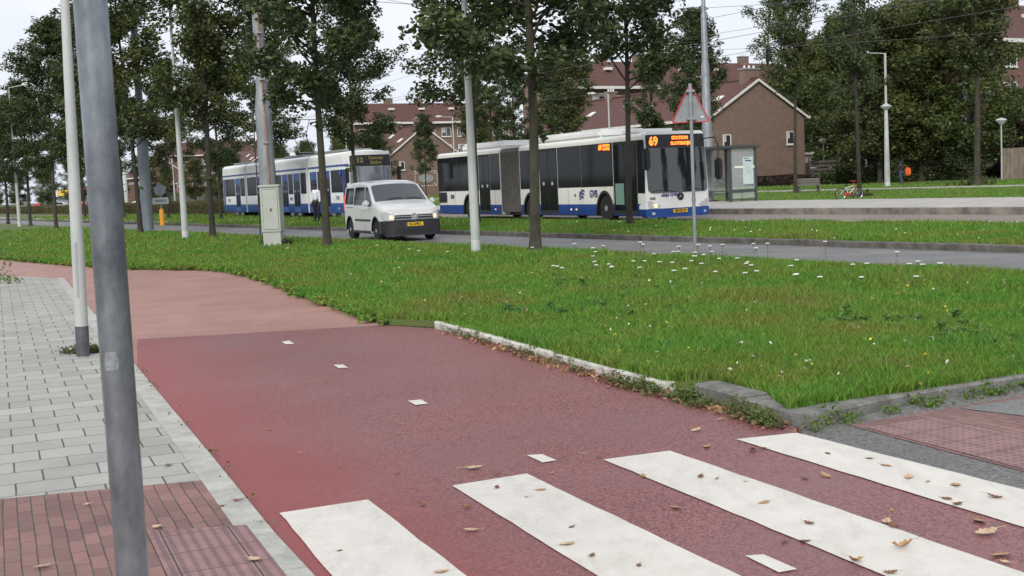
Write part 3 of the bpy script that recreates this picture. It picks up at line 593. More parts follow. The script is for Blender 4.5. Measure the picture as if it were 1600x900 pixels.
hedge('low_hedge',onv(1264,84.5),onv(1330,84.5),.9,.6,3000,.14,m_leafp,'brown shrubs under the slatted wooden screen',9)
hedge('purple_shrub',onv(1552,90),onv(1620,92),3.2,4.6,9000,.2,m_leafp,'dark purple leaved shrub behind the pale wooden fence',10,cat='shrub')
hedge('undergrowth',onv(1300,83),onv(1560,87),5.0,1.9,16000,.24,m_leaf,'dark undergrowth at the foot of the dense wood',12,cat='shrub',rough=1)
hedge('laurel_shrub',onv(1262,90),onv(1330,90),1.5,2.6,6000,.17,m_leafb,'green shrub growing behind the slatted wooden screen',13,cat='shrub')
hedge('garden_hedge',onv(205,75),onv(345,66),1.5,2.2,9000,.3,m_leafb,'tall garden hedge before the brick houses left of the tram',14,cat='hedge')
# ------------------------------------------------------------------ buildings
m_bw=tilemat('brown_brick',(.25,.155,.112),(.17,.108,.08),(.20,.165,.135),.21,.0625,.008,rough=.85,dirt=.18,bump=.3)
m_bw2=tilemat('red_brown_brick',(.22,.10,.08),(.16,.075,.06),(.17,.13,.11),.21,.0625,.008,rough=.85,dirt=.2,bump=.3)
def vtile(name,src): # wall version: object X along wall, Z up
    M=src.copy(); M.name=name; t=M.node_tree
    for n in t.nodes:
        if n.type=='MAPPING': n.inputs['Rotation'].default_value=(R(90),0,0); mpn=n
    return M
# walls are built as boxes: use a mapping that mixes x+y so bricks run along any face
def wallmat(src):
    t=src.node_tree; mpn=[n for n in t.nodes if n.type=='MAPPING'][0]; c=[n for n in t.nodes if n.type=='TEX_COORD'][0]
    s=t.nodes.new('ShaderNodeSeparateXYZ'); a=t.nodes.new('ShaderNodeMath'); a.operation='ADD'; k=t.nodes.new('ShaderNodeCombineXYZ')
    t.links.new(c.outputs['Object'],s.inputs[0]); t.links.new(s.outputs[0],a.inputs[0]); t.links.new(s.outputs[1],a.inputs[1]); t.links.new(a.outputs[0],k.inputs[0]); t.links.new(s.outputs[2],k.inputs[1]); t.links.new(k.outputs[0],mpn.inputs[0])
wallmat(m_bw); wallmat(m_bw2)
m_roof=mat('roof_tiles',(.12,.05,.036),.8,scale=2.2,col2=(.075,.034,.027),bump=.7,bscale=6,scl=(1,1,3))
# rows of tiles as lighter and darker bands of base colour
def rooflines(M):
    t=M.node_tree; n=t.nodes; l=t.links; b=n['Principled BSDF']; c=n.new('ShaderNodeTexCoord'); w=n.new('ShaderNodeTexWave'); w.wave_type='BANDS'; w.bands_direction='Z'; w.inputs['Scale'].default_value=1.15; w.inputs['Distortion'].default_value=.4
    l.new(c.outputs['Object'],w.inputs[0]); h=n.new('ShaderNodeHueSaturation'); mr=n.new('ShaderNodeMapRange'); mr.inputs['To Min'].default_value=.72; mr.inputs['To Max'].default_value=1.15; l.new(w.outputs['Fac'],mr.inputs[0]); l.new(mr.outputs[0],h.inputs['Value'])
    src=b.inputs['Base Color'].links[0].from_socket; l.new(src,h.inputs['Color']); l.new(h.outputs[0],b.inputs['Base Color'])
rooflines(m_roof)
m_white=mat('white_wood_trim',(.72,.70,.66),.55,var=.12,scale=3)
m_pane=mat('window_pane',(.035,.04,.045),.06,spec=.8)
m_curt=mat('net_curtain',(.5,.5,.48),.9)
m_zinc=mat('zinc_trim',(.35,.36,.37),.5,.3)
def window(root,fn,x,z,w,h,fr=.09,mull=1,curt=True):
    """fn(x,off,z): point on the wall"""
    b=MB()
    def bx(x0,x1,z0,z1,o0,o1):
        v=[fn(x0,o0,z0),fn(x1,o0,z0),fn(x1,o0,z1),fn(x0,o0,z1),fn(x0,o1,z0),fn(x1,o1,z0),fn(x1,o1,z1),fn(x0,o1,z1)]
        b.add(v,[(0,3,2,1),(4,5,6,7),(0,1,5,4),(1,2,6,5),(2,3,7,6),(3,0,4,7)])
    bx(x,x+fr,z,z+h,-.05,.07); bx(x+w-fr,x+w,z,z+h,-.05,.07); bx(x+fr,x+w-fr,z,z+fr,-.05,.07); bx(x+fr,x+w-fr,z+h-fr,z+h,-.05,.07)
    for k in range(1,mull): X=x+w*k/mull; bx(X-fr*.4,X+fr*.4,z+fr,z+h-fr,-.05,.06)
    bx(x-.08,x+w+.08,z-.1,z-.003,-.05,.14)
    f=b.build('window_frame',m_white,root)
    b2=MB(); v=[fn(x+fr,.02,z+fr),fn(x+w-fr,.02,z+fr),fn(x+w-fr,.02,z+h-fr),fn(x+fr,.02,z+h-fr)]; b2.add(v,[(0,1,2,3)])
    b2.build('pane',m_pane,f)
    if curt:
        b3=MB(); v=[fn(x+fr,.026,z+h*.45),fn(x+w*.42,.026,z+h*.45),fn(x+w*.42,.026,z+h-fr),fn(x+fr,.026,z+h-fr)]; b3.add(v,[(0,1,2,3)]); b3.build('curtain',m_curt,f)
def chimney(root,x,y,z,w=.9,d=.6,h=1.5,mb=None):
    b=MB(); b.box(x-w/2,x+w/2,y-d/2,y+d/2,z-1.4,z+h,0); b.box(x-w/2-.08,x+w/2+.08,y-d/2-.08,y+d/2+.08,z+h,z+h+.12,1)
    for k in range(3): b.lathe([(.1,0),(.1,.28),(.13,.3)],8,(x-w*.3+w*.3*k,y,z+h+.12),mi=2)
    return b.build('chimney',[mb or m_bw,m_zinc,m_white],root)
def gable_house(u_,v0,v1,ulen,eave,ridge,label,group,wins=((1.2,3.2),(8.3,3.2)),rowwin=True,mb=None,extra=None,name='gable_house'):
    """gable end faces the street (low u); x = across (v), y = back along u"""
    p=UV(u_,v0); root=empty(name,p,TH,label,'house',group); Wd=v1-v0; mid=Wd/2; mb=mb or m_bw
    w=MB(); w.v=[(0,0,-.1),(Wd,0,-.1),(Wd,0,eave),(mid,0,ridge),(0,0,eave),(0,ulen,-.1),(Wd,ulen,-.1),(Wd,ulen,eave),(mid,ulen,ridge),(0,ulen,eave)]
    w.f=[(0,1,2,3,4),(9,8,7,6,5),(0,4,9,5),(1,6,7,2)]; w.m=[0]*4; w.build('wall',mb,root)
    sl=(ridge-eave)/mid; o=.35; r=MB()
    for s in (0,1):
        def X(a): return a if s==0 else Wd-a
        v=[(X(-o),-.18,eave-o*sl+.06),(X(mid),-.18,ridge+.06),(X(mid),ulen+.18,ridge+.06),(X(-o),ulen+.18,eave-o*sl+.06)]
        v+= [(a,b_,c-.16) for a,b_,c in v]; r.add(v,[(0,1,2,3),(4,7,6,5),(0,4,5,1),(1,5,6,2),(2,6,7,3),(3,7,4,0)])
    r.tube([(mid,-.2,ridge+.09),(mid,ulen+.2,ridge+.09)],.13,8)
    rf=r.build('roof',m_roof,root)
    b=MB()
    for s in (0,1):
        def X(a): return a if s==0 else Wd-a
        a0,a1=(-o,eave-o*sl+.02),(mid,ridge+.02); v=[]
        for yy in (-.26,-.185):
            v+=[(X(a0[0]),yy,a0[1]),(X(a1[0]),yy,a1[1]),(X(a1[0]),yy,a1[1]-.24),(X(a0[0]),yy,a0[1]-.24)]
        b.add(v,[(0,1,2,3),(7,6,5,4),(0,4,5,1),(1,5,6,2),(2,6,7,3),(3,7,4,0)])
    b.build('bargeboard',m_white,root)
    for s,nm in ((0,'gutter'),(1,'gutter')):
        g=MB(); x0=-.62 if s==0 else Wd+.3; g.box(x0,x0+.32,-.27,ulen+.2,eave-.42,eave-.17); g.build(nm,m_white,root)
    chimney(rf,mid+.1,1.2,ridge-.2,1.9,.7,1.15,mb)
    for k in range(1,max(2,int(ulen/7))): chimney(rf,mid,1.2+k*7.5,ridge-.2,1.1,.6,.9,mb)
    for k in range(int(ulen/6)):  # roof lights on the street slope
        t=.45+.2*(k%2); x=mid*t; z=eave+sl*x; y=1.8+k*5.3; q=MB(); n_=Vector((-sl,0,1)).normalized(); e=Vector((1,0,sl)).normalized(); c=Vector((x,y,z+.12))
        P=[c-e*.45-Vector((0,.4,0)),c+e*.45-Vector((0,.4,0)),c+e*.45+Vector((0,.4,0)),c-e*.45+Vector((0,.4,0))]; P2=[a_+n_*.1 for a_ in P]
        q.add(P+P2,[(0,3,2,1),(4,5,6,7),(0,1,5,4),(1,2,6,5),(2,3,7,6),(3,0,4,7)]); q.build('roof_light',[m_white],rf)
    for x,z in wins: window(root,lambda a,of,c:(a,-of,c),x,z,.95,1.25)
    if rowwin:
        k=0; y=1.2
        while y<ulen-2: window(root,lambda a,of,c:(-of,a,c),y,3.95,1.7,1.35,mull=2); window(root,lambda a,of,c:(-of,a,c),y,.9,1.7,1.5,mull=2); y+=2.9
    return root
GH='brick terraces with a gable end facing the street'
gable_house(87.4,72.6,84.2,30,6.75,10.1,'brown brick gable house behind the bus shelter, with two small white windows',GH,wins=((1.45,3.75),(9.3,3.9)))
ug=uof(onv(613,74.5)); g2=gable_house(ug,74.5,85.5,26,6.3,10.3,'brick gable house with a dotted oval emblem on its wall, right of the tram cab',GH,wins=((1.2,3.9),))
# oval emblem with a dotted frame on that wall
em=MB(); cx_,cz_=5.5,2.55
em.prism([(cx_+1.25*math.cos(q)*1,cz_+.62*math.sin(q)) for q in [2*math.pi*k/28 for k in range(28)]],-.06,-.01,0,ax='y')
dt=em; dt.mi=1
for k in range(11):
    for zz in (-1.05,1.05): dt.box(cx_-1.8+k*.34,cx_-1.65+k*.34,-.05,-.012,cz_+zz-.07,cz_+zz+.07)
for k in range(5):
    for xx in (-1.85,1.75): dt.box(cx_+xx,cx_+xx+.15,-.05,-.012,cz_-.75+k*.34,cz_-.62+k*.34)
for sx in (-1,1):
    for sz in (-1,1): 
        for k in range(3): dt.box(cx_+sx*(1.65-.16*k)-.07,cx_+sx*(1.65-.16*k)+.07,-.05,-.012,cz_+sz*(.92-.09*k)-.05,cz_+sz*(.92-.09*k)+.05)
e0=dt.build('wall_emblem',[mat('emblem_grey',(.28,.30,.28),.7),m_white],g2)
sw=MB(); sw.prism([(cx_-.55,cz_-.3),(cx_-.1,cz_-.05),(cx_+.45,cz_+.12),(cx_,cz_-.16)],-.085,-.062,ax='y'); sw.build('swoosh',m_white,e0)
ug=uof(onv(382,76)); gable_house(ug,76,87,20,6.4,10.4,'distant brick gable house seen over the rear half of the tram',GH)
ug=uof(onv(222,70)); gable_house(ug,70,81,20,6.6,10.6,'distant red brick gable house left of the white pole, beyond the clipped hedge',GH,mb=m_bw2,wins=((1.2,3.9),(4.9,3.9),(8.6,3.9),(4.9,1.)))
def flats(u_,v0,v1,depth,eave,ridge,label,nst,mb,group='apartment blocks standing end on to the street'):
    root=empty('apartment_building',UV(u_,v0),TH,label,'building',group); Wd=v1-v0; md=depth/2
    w=MB(); w.v=[(0,0,-.1),(Wd,0,-.1),(Wd,0,eave),(0,0,eave),(0,depth,-.1),(Wd,depth,-.1),(Wd,depth,eave),(0,depth,eave),(0,md,ridge),(Wd,md,ridge)]
    w.f=[(0,1,2,3),(5,4,7,6),(4,0,3,8,7),(1,5,6,9,2)]; w.m=[0]*4; w.build('wall',mb,root)
    sl=(ridge-eave)/md; r=MB()
    for s in (0,1):
        Y=lambda a:a if s==0 else depth-a
        v=[(-.3,Y(-.5),eave-.5*sl+.06),(Wd+.3,Y(-.5),eave-.5*sl+.06),(Wd+.3,Y(md),ridge+.06),(-.3,Y(md),ridge+.06)]; v+=[(a,b,c-.2) for a,b,c in v]
        r.add(v,[(0,1,2,3),(4,7,6,5),(0,4,5,1),(1,5,6,2),(2,6,7,3),(3,7,4,0)])
    rf=r.build('roof',m_roof,root)
    b=MB(); b.box(-.35,Wd+.35,-.95,-.52,eave-.75,eave-.4); b.build('gutter',m_white,root)
    n=int(Wd/6)
    for k in range(n): chimney(rf,3+k*6,md,ridge-.1,1.5,.7,1.0,mb)
    for k in range(n): 
        q=MB(); q.box(2.+k*6,2.9+k*6,md*.45,md*.45+.8,eave+sl*md*.6,eave+sl*md*.6+.35); q.build('roof_light',m_white,rf)
    k=0; x=.9
    while x<Wd-2.2:
        for s in range(nst): window(root,lambda a,of,c:(a,-of,c),x,1.1+s*3.0,1.9 if k%3 else 1.1,1.6,mull=2,curt=(k+s)%2==0)
        x+=3.2; k+=1
    return root
flats(126,82,122,10,13.2,16.4,'three storey brick block with a red roof rising behind the gable house and the bus',4,m_bw)
flats(196,uof(UV(0,0))+84,116,10,13.2,16.4,'three storey brick block rising behind the gable with the dotted oval emblem',4,m_bw)
flats(75,90,126,10,13.0,16.6,'dark red brick block at the right edge behind the dense wood',4,m_bw2)
flats(uof(onv(300,95)),88,120,10,13.2,16.4,'distant brick block beyond the hedges, left of the tram',4,m_bw2)
# small shed with pale roof beside the gable house
sh=empty('garden_shed',UV(90,84.9),TH,'small shed with a white roof edge beside the gable house','shed'); b=MB(); b.box(0,2.6,0,3,-.05,2.9); b.build('wall',m_curt,sh); b=MB(); b.box(-.2,2.9,-.2,3.2,2.9,3.15); b.build('roof',m_white,sh); b=MB(); b.box(1.4,2.3,-.04,-.003,0,2.1); b.build('door',m_bw2,sh)
# shops far left
m_yel=mat('yellow_fascia',(.85,.55,.05),.5); m_redf=mat('red_fascia',(.75,.03,.04),.5)
for px0,px1,v,mm,lb in ((92,121,60,m_yel,'distant low shop with a yellow fascia at far left'),(126,152,58,m_redf,'distant low shop with a red and yellow front beside the pale kerbside pole')):
    a=onv(px0,v); c=onv(px1,v); u_=uof(a); Lw=(c-a).length; s_=empty('shop_building',a,math.atan2((c-a).y,(c-a).x),lb,'shop','low shops at the far end of the road')
    b=MB(); b.box(0,Lw,0,9,-.1,4.6); b.build('wall',m_bw2,s_); b=MB(); b.box(.1,Lw-.1,-.35,-.01,3.0,4.5); b.build('fascia',mm,s_)
    b=MB(); b.box(.4,Lw-.4,-.06,-.004,.3,2.8); b.build('shop_window',m_pane,s_); b=MB(); b.box(-.1,Lw+.1,-.4,9.1,4.6,4.9); b.build('roof',m_zinc,s_)
    b=MB(); b.box(Lw*.7,Lw*.7+1.2,-.5,-.4,1.2,3.6); b.build('hanging_sign',m_yel,s_)
G6='lawn trees added beyond the right edge of the view for windscreen reflections'  # unseen trees, added so the bus windscreen has something to mirror
for k,(u_,v) in enumerate(((22,50),(10,44),(-4,48),(-20,45),(24,64),(4,62),(-16,60))):
    place(('f1','o0','f0','o2','w1','w0','w2')[k],UV(u_,v,.05),k*1.1,'added lawn tree out of frame to the right, for the bus windscreen to mirror',G6,1.0)
# ------------------------------------------------------------------ vehicles
m_wp=mat('white_vehicle_paint',(.86,.86,.84),.28,coat=.4,var=.05,scale=1.5)
m_cream=mat('cream_white_panel',(.83,.82,.75),.32,coat=.3,var=.06,scale=1.2)
m_blue=mat('blue_vehicle_paint',(.008,.062,.28),.4,coat=.15,var=.12,scale=2)
m_dblue=mat('navy_lettering',(.012,.03,.16),.4)
m_blk=mat('black_plastic',(.018,.018,.02),.45,var=.3,scale=6)
m_bump=mat('dark_grey_bumper',(.026,.027,.031),.5,var=.15,scale=5)
m_glass=mat('tinted_window_glass',(.010,.012,.013),.06,spec=.16)
m_ws=mat('windscreen_glass',(.016,.022,.025),.03,spec=.9,coat=.5)
m_tyre=mat('tyre_rubber',(.02,.02,.021),.85,var=.3,scale=20)
m_rim=mat('alloy_rim',(.55,.55,.56),.35,.75,var=.2,scale=15)
m_led=mat('orange_led_text',(1.,.17,.02),.5,emit=1.8)
m_lede=mat('amber_dim_text',(.24,.18,.05),.5,emit=.12)
m_lampg=mat('headlight_glass',(.55,.56,.58),.12,spec=.8,coat=.6)
m_amb=mat('lit_indicator',(1.,.55,.25),.3,emit=.9)
m_plate=mat('yellow_number_plate',(.80,.48,.02),.45)
m_ink=mat('black_print',(.012,.012,.012),.5)
m_bell=mat('grey_rubber_bellows',(.12,.11,.10),.75,var=.3,scale=4)
m_grn=mat('pale_green_glass',(.20,.34,.29),.15,spec=.6)
m_red=mat('red_lens',(.7,.02,.02),.3,emit=.3)
m_steel=mat('galvanised_steel',(.34,.36,.38),.5,.35,scale=3.5,col2=(.20,.22,.24),scl=(1,1,.35),detail=6)
m_wpole=mat('white_pole_paint',(.50,.525,.50),.5,scale=2.2,col2=(.38,.40,.385),scl=(1,1,.3))
m_gpole=mat('grey_mast_paint',(.17,.20,.235),.55,scale=3,col2=(.11,.13,.155),scl=(1,1,.3))
def wheel(parent,x,y,r=.48,w=.28,side=-1,rim=.62,spokes=8):
    """y = outer face of the wheel; side -1 is the vehicle's right"""
    t=MB(); y0=y; c=(x,y0,r); s=-side   # tyre goes inward
    t.lathe([(r*rim,0),(r*.9,-.01*s*0),(r*.985,.03*s),(r,.07*s),(r,(w-.05)*s),(r*.95,w*s),(r*rim,w*s)],28,c,'y'); T=t.build('wheel',m_tyre,parent,smooth=True)
    q=MB(); q.lathe([(.02,-.015*s),(r*.2,-.015*s),(r*.22,.02*s),(r*.3,.035*s)],16,c,'y'); q.lathe([(r*(rim-.08),.03*s),(r*(rim-.04),.003*s),(r*(rim+.02),.0*s),(r*(rim+.02),.04*s)],28,c,'y')
    for k in range(spokes):
        a=2*math.pi*k/spokes; ca,sa=math.cos(a),math.sin(a); hw=r*.10
        P=[]
        for rr in (r*.18,r*(rim-.04)):
            for e in (-hw,hw): P.append((x+ca*rr-sa*e,y0+.006*s,r+sa*rr+ca*e))
        for rr in (r*.18,r*(rim-.04)):
            for e in (-hw,hw): P.append((x+ca*rr-sa*e,y0+.035*s,r+sa*rr+ca*e))
        q.add(P,[(0,1,3,2),(4,6,7,5),(0,4,5,1),(1,5,7,3),(3,7,6,2),(2,6,4,0)])
    q.lathe([(.01,.06*s),(r*(rim),.06*s)],24,c,'y',mi=1)
    q.build('rim',[m_rim,m_blk],T,smooth=True); return T
def gvb_emblem(parent,fn,h):
    """three wavy blue bars"""
    b=MB()
    for k,(x0,x1,dz) in enumerate(((.08,1.12,.66),(0,1.04,.36),(.10,.92,.06))):
        for _ in (0,):
            P=[]; n=12
            for i in range(n+1): t=i/n; x=x0+(x1-x0)*t; z=dz+.09*math.sin(t*2*math.pi*1.0-2.2)+.12*t; P.append((x,z))
            for i in range(n):
                (a,c),(d,e)=P[i],P[i+1]; b.add([fn(a*h,c*h,0),fn(d*h,e*h,0),fn(d*h,(e+.19)*h,0),fn(a*h,(c+.19)*h,0),fn(a*h,c*h,.004),fn(d*h,e*h,.004),fn(d*h,(e+.19)*h,.004),fn(a*h,(c+.19)*h,.004)],[(0,3,2,1),(4,5,6,7),(0,1,5,4),(1,2,6,5),(2,3,7,6),(3,0,4,7)])
    return b.build('wave_emblem',m_dblue,parent)
def rrect(w0,w1,z0,z1,r0,r1,n=5):
    """rows (z, y0, y1) of a panel w0..w1 with corner radius r0 at the bottom, r1 at the top"""
    out=[]
    if r0:
        for k in range(n): a=math.pi/2*k/n; out.append((z0+r0*(1-math.cos(a)),w0+r0*(1-math.sin(a)),w1-r0*(1-math.sin(a))))
        out.append((z0+r0,w0,w1))
    else: out.append((z0,w0,w1))
    m_=6; za,zb=out[-1][0],z1-r1
    for k in range(1,m_+1): out.append((za+(zb-za)*k/m_,w0,w1))
    if r1:
        for k in range(1,n+1): a=math.pi/2*k/n; out.append((z1-r1+r1*math.sin(a),w0+r1*(1-math.cos(a)),w1-r1*(1-math.cos(a))))
    return out
def side(b,y,x0,x1,z0,z1,t=.012,mi=0,cut=None):
    """thin panel standing proud of a flat side at y (sign gives the outward way)"""
    s=1 if y>0 else -1; ya,yb=sorted((y,y+s*t)); b.box(x0,x1,ya,yb,z0,z1,mi)
def shell(b,x0,x1,hw,zb,zt,r,mi_lo,mi_hi,zsplit,front=None,rear=None,n=4,cutw=()):
    """long vehicle body: ring sections, blue below zsplit; wheel arches cut from the rings' lower edge"""
    xs=sorted(set([x0,x1]+[x0+(x1-x0)*k/24 for k in range(25)]+[c+s*a for c,a,_ in cutw for s in (-1,1) for a in [a]]+[c+a*math.cos(q*math.pi/10) for c,a,_ in cutw for q in range(11)]))
    xs=[x for x in xs if x0-1e-6<=x<=x1+1e-6]; rings=[]
    for x in xs:
        f=front(x) if front else (hw,zt); w,top=f
        lo=zb
        for c,a,hgt in cutw:
            if abs(x-c)<a-1e-6: lo=max(lo,hgt*math.sqrt(max(0,1-((x-c)/a)**2)))
        spl=max(zsplit,lo+.001); P=[(w-.02,zb if lo==zb else lo),(w,min(lo+.04,spl)),(w,spl),(w,spl+.002)]
        for k in range(n+1): a=math.pi/2*k/n; P.append((w-r+r*math.cos(a),top-r+r*math.sin(a)))
        P.append((0,top+.05)); rings.append(P)
    m_=len(rings[0]); vs=[];fs=[];ms=[]
    for x,P in zip(xs,rings):
        for y,z in P: vs.append((x,y,z))
        for y,z in P[::-1][1:]: vs.append((x,-y,z))
    M_=2*m_-1
    for i in range(len(xs)-1):
        for k in range(M_-1):
            fs.append((i*M_+k,(i+1)*M_+k,(i+1)*M_+k+1,i*M_+k+1)); kk=min(k,M_-2-k); ms.append(mi_lo if kk<3 else mi_hi)
    fs.append(tuple(range(M_))); ms.append(mi_hi); fs.append(tuple(range((len(xs)-1)*M_,len(xs)*M_))); ms.append(mi_hi)
    k=len(b.v); b.v+=vs; b.f+=[tuple(a+k for a in f) for f in fs]; b.m+=ms
# ---- articulated bus, origin at ground under the front centre, +x forward
def make_bus():
    hd=math.atan2(-.9,.435); c=Vector((5.84,41.01,0)); hw=1.275
    B=empty('articulated_bus',c,hd,'long white and blue articulated bus with dark windows and an orange 69 display','bus')
    b=MB(); shell(b,-9.6,-.45,hw,.24,3.0,.16,1,0,.64,front=lambda x:(hw-max(0,(x+.7))**2*.10,3.0-max(0,x+.8)**2*.10),cutw=((-2.92,.62,1.12),(-8.75,.62,1.12))); b.build('front_body',[m_cream,m_blue],B,smooth=True)
    b=MB(); shell(b,-18.2,-11.4,hw,.24,3.0,.16,1,0,.64,front=lambda x:(hw-max(0,(-17.9-x))*.15,3.0),cutw=((-14.75,.62,1.12),)); b.build('rear_body',[m_cream,m_blue],B,smooth=True)
    b=MB(); n=22
    for k in range(n):
        x0=-11.4+k*1.8/n; w=hw-.02-(.10 if k%2 else 0); ring=[(w,.35),(w,2.8),(w-.12,2.95),(-w+.12,2.95),(-w,2.8),(-w,.35)]
        for q,(y,z) in enumerate(ring): b.v.append((x0,y,z))
    for q,(y,z) in enumerate(ring): b.v.append((-9.6,y,z))
    for k in range(n):
        for q in range(5): b.f.append((k*6+q,(k+1)*6+q,(k+1)*6+q+1,k*6+q+1)); b.m.append(0)
        b.f.append((k*6+5,(k+1)*6+5,(k+1)*6,k*6)); b.m.append(0)
    b.build('bellows',m_bell,B)
    def arch(x):
        a=MB(); vs=[];m_=14
        for y in (-hw-.012,-hw+.5):
            for rr in (.56,.64):
                for k in range(m_+1): q=math.pi*k/m_; vs.append((x+rr*math.cos(q),y,.28+rr*1.32*math.sin(q)))
        o=m_+1
        for k in range(m_): a.f+= [(k,k+1,o+k+1,o+k),(2*o+k,2*o+k+1,k+1,k)]; a.m+=[0,0]
        a.v+=vs; return a.build('wheel_arch',m_blk,B)
    for x in (-2.92,-8.75,-14.75):
        arch(x)
        w=MB(); w.box(x-.60,x+.60,-hw+.42,hw-.42,.3,1.1); w.build('wheel_housing',m_blk,B)
        for s in (-1,1): wheel(B,x,s*(hw-.05),.49,.3,s)
    for sgn in (-1,1):
        y=sgn*hw
        def win(x0,x1,z0=1.26,z1=2.78,nm='side_window'): q=MB(); side(q,y,x0,x1,z0,z1,.008); return q.build(nm,m_glass,B)
        if sgn<0:
            for x0,x1 in ((-4.55,-2.30),(-6.36,-4.57),(-9.55,-7.90)): win(x0,x1)
            for x0,x1 in ((-12.45,-11.45),(-15.9,-13.60),(-18.12,-15.92)): win(x0,x1)
            for x0,x1,nm in ((-2.25,-.72,'front_door'),(-7.84,-6.40,'middle_door'),(-13.54,-12.48,'rear_door')):
                q=MB(); side(q,y,x0,x1,.30,2.78,.014); D=q.build(nm,m_blk,B); xm=(x0+x1)/2
                for a,c_ in ((x0+.05,xm-.03),(xm+.03,x1-.05)):
                    g=MB(); side(g,y-.0145,a,c_,.42,2.68,.006); P=g.build('door_glass',m_glass,D)
                    if nm!='front_door':
                        st=MB(); side(st,y-.021,a+.22,a+.36,1.38,1.5,.004); st.build('sticker',m_lampg,D)
                if nm=='front_door':
                    g=MB(); side(g,y-.021,x0+.12,xm-.08,.62,1.35,.006); g.build('lower_pane',m_grn,D)
            g=MB(); side(g,y,-18.08,-17.2,.75,1.22,.015)
            for k in range(9): side(g,y-.015,-18.05,-17.23,.77+k*.05,.79+k*.05,.012)
            g.build('engine_grille',m_blk,B)
            g=MB(); side(g,y,-.70,-.26,1.0,2.78,.006); g.build('cab_window',m_glass,B)
            f=lambda x0,z0:(lambda a,c_,o:(x0+a,-hw-.008-o,z0+c_))
            for x,z,h in ((-4.35,.86,.42),(-17.0,.86,.30)):
                gvb_emblem(B,f(x-.42,z-.06),h*.9); text(B,'fleet_lettering','GVB',h*.85,m_dblue,f(x+h*1.55,z+.14),.003,sx=.85,bold=.012)
            q=MB(); side(q,y,-3.25,-2.35,2.5,2.76,.012); ds=q.build('side_display',m_blk,B)
            text(ds,'side_display_text','69',.25,m_led,lambda a,c_,o:(-3.1+a,-hw-.014-o,2.63+c_),.003,bold=.012); text(ds,'side_display_text','STATION',.11,m_led,lambda a,c_,o:(-2.68+a,-hw-.014-o,2.69+c_),.003,bold=.008); text(ds,'side_display_text','SLOTERDIJK',.10,m_led,lambda a,c_,o:(-2.68+a,-hw-.014-o,2.57+c_),.003,sx=.85,bold=.008)
            for x in (-2.31,-4.56,-5.6,-12.0,-16.2,-17.15): q=MB(); side(q,y,x-.006,x+.006,.27,1.25,.003); q.build('panel_seam',m_ink,B)
            q=MB(); q.box(-5.1,-5.03,-hw-.02,-hw,.92,1.02); q.build('fuel_flap_lock',m_ink,B)
            for x in (-5.0,-12.0,-8.15,-10.0+4.6): 
                q=MB(); q.lathe([(.03,0),(.03,-.02)],8,(x,-hw-.001,.45),'y'); q.build('side_marker_lamp',m_amb,B)
        else:
            for x0,x1 in ((-3.2,-.9),(-6,-3.25),(-9.5,-6.05),(-14,-11.5),(-18.1,-14.05)): win(x0,x1)
    # front face: curved in plan, leaning back above the belt
    fx=lambda y,z,o:(-.0+o-.10*(y/hw)**2-.07*(abs(y)/hw)**8-.060*max(0,z-1.0)-.10*max(0,z-2.5)**2,y,z)
    def fp(rows,mt,nm,t=.02,us=36,o0=0.,par=B): q=MB(); q.patch(lambda a,z,o:fx(a,z,o+o0),us,rows,t); return q.build(nm,mt,par,smooth=True,ang=50)
    # white face from bumper to roof
    fp([(.46+.08*k,-1.275+.0022*k,1.275-.0022*k) for k in range(30)]+[(2.86,-1.20,1.20),(2.96,-1.17,1.17),(3.04,-1.08,1.08)],m_wp,'front_panel',.40,36,-.48)
    q=MB(); q.patch(lambda a,z,o:(fx(a,z,0)[0]-.08-o*1,a,z),16,[(.16,-1.2,1.2),(.22,-1.265,1.265),(.46,-1.275,1.275)],.3); 
    q.build('front_bumper',m_blue,B,smooth=True,ang=50)
    fp(rrect(-1.19,1.19,.98,2.47,.16,.02),m_ws,'windscreen',.012,36,-.068)
    ds=fp(rrect(-1.17,1.17,2.48,2.93,.02,.06,),m_blk,'destination_display',.012,36,-.066)
    tf=lambda x0,z0,o0=-.050:(lambda a,c_,o:(fx(x0+a,z0+c_,0)[0]+o+o0,x0+a,z0+c_))
    text(ds,'route_number','69',.40,m_led,tf(-.91,2.70),.004,bold=.012,sx=.8)
    text(ds,'destination_text','STATION',.15,m_led,tf(.12,2.80),.004,bold=.007,sx=1.05); text(ds,'destination_text','SLOTERDIJK',.15,m_led,tf(.14,2.62),.004,bold=.007,sx=1.0)
    for s in (-1,1):
        q=MB(); q.patch(lambda a,z,o:fx(a,z,o-.072),6,[(.47,s*.86,s*1.18),(.56,s*.76,s*1.2),(.66,s*.98,s*1.21),(.72,s*1.1,s*1.215)],.012); hl=q.build('headlight',m_lampg,B,smooth=True)
        q=MB(); q.patch(lambda a,z,o:fx(a,z,o-.058),4,[(.50,s*.88,s*1.0),(.62,s*.92,s*1.04)],.008); q.build('indicator',m_amb if s<0 else m_lampg,hl)
        q=MB(); q.patch(lambda a,z,o:fx(a,z,o-.075),4,[(.26,s*.98,s*1.08),(.34,s*.98,s*1.08)],.01); q.build('fog_lamp',m_lampg,B)
        # wipers
        q=MB(); q.tube([fx(s*.15,.99,-.045),fx(s*.5-.1,1.08,-.04),fx(s*.95-.1,1.05,-.045)],.012,5); q.build('wiper',m_blk,B)
    q=MB(); q.lathe([(.115,0),(.13,.02),(.13,.03),(.1,.03),(.1,.015)],24,(-.085,0,.84),'x',0)
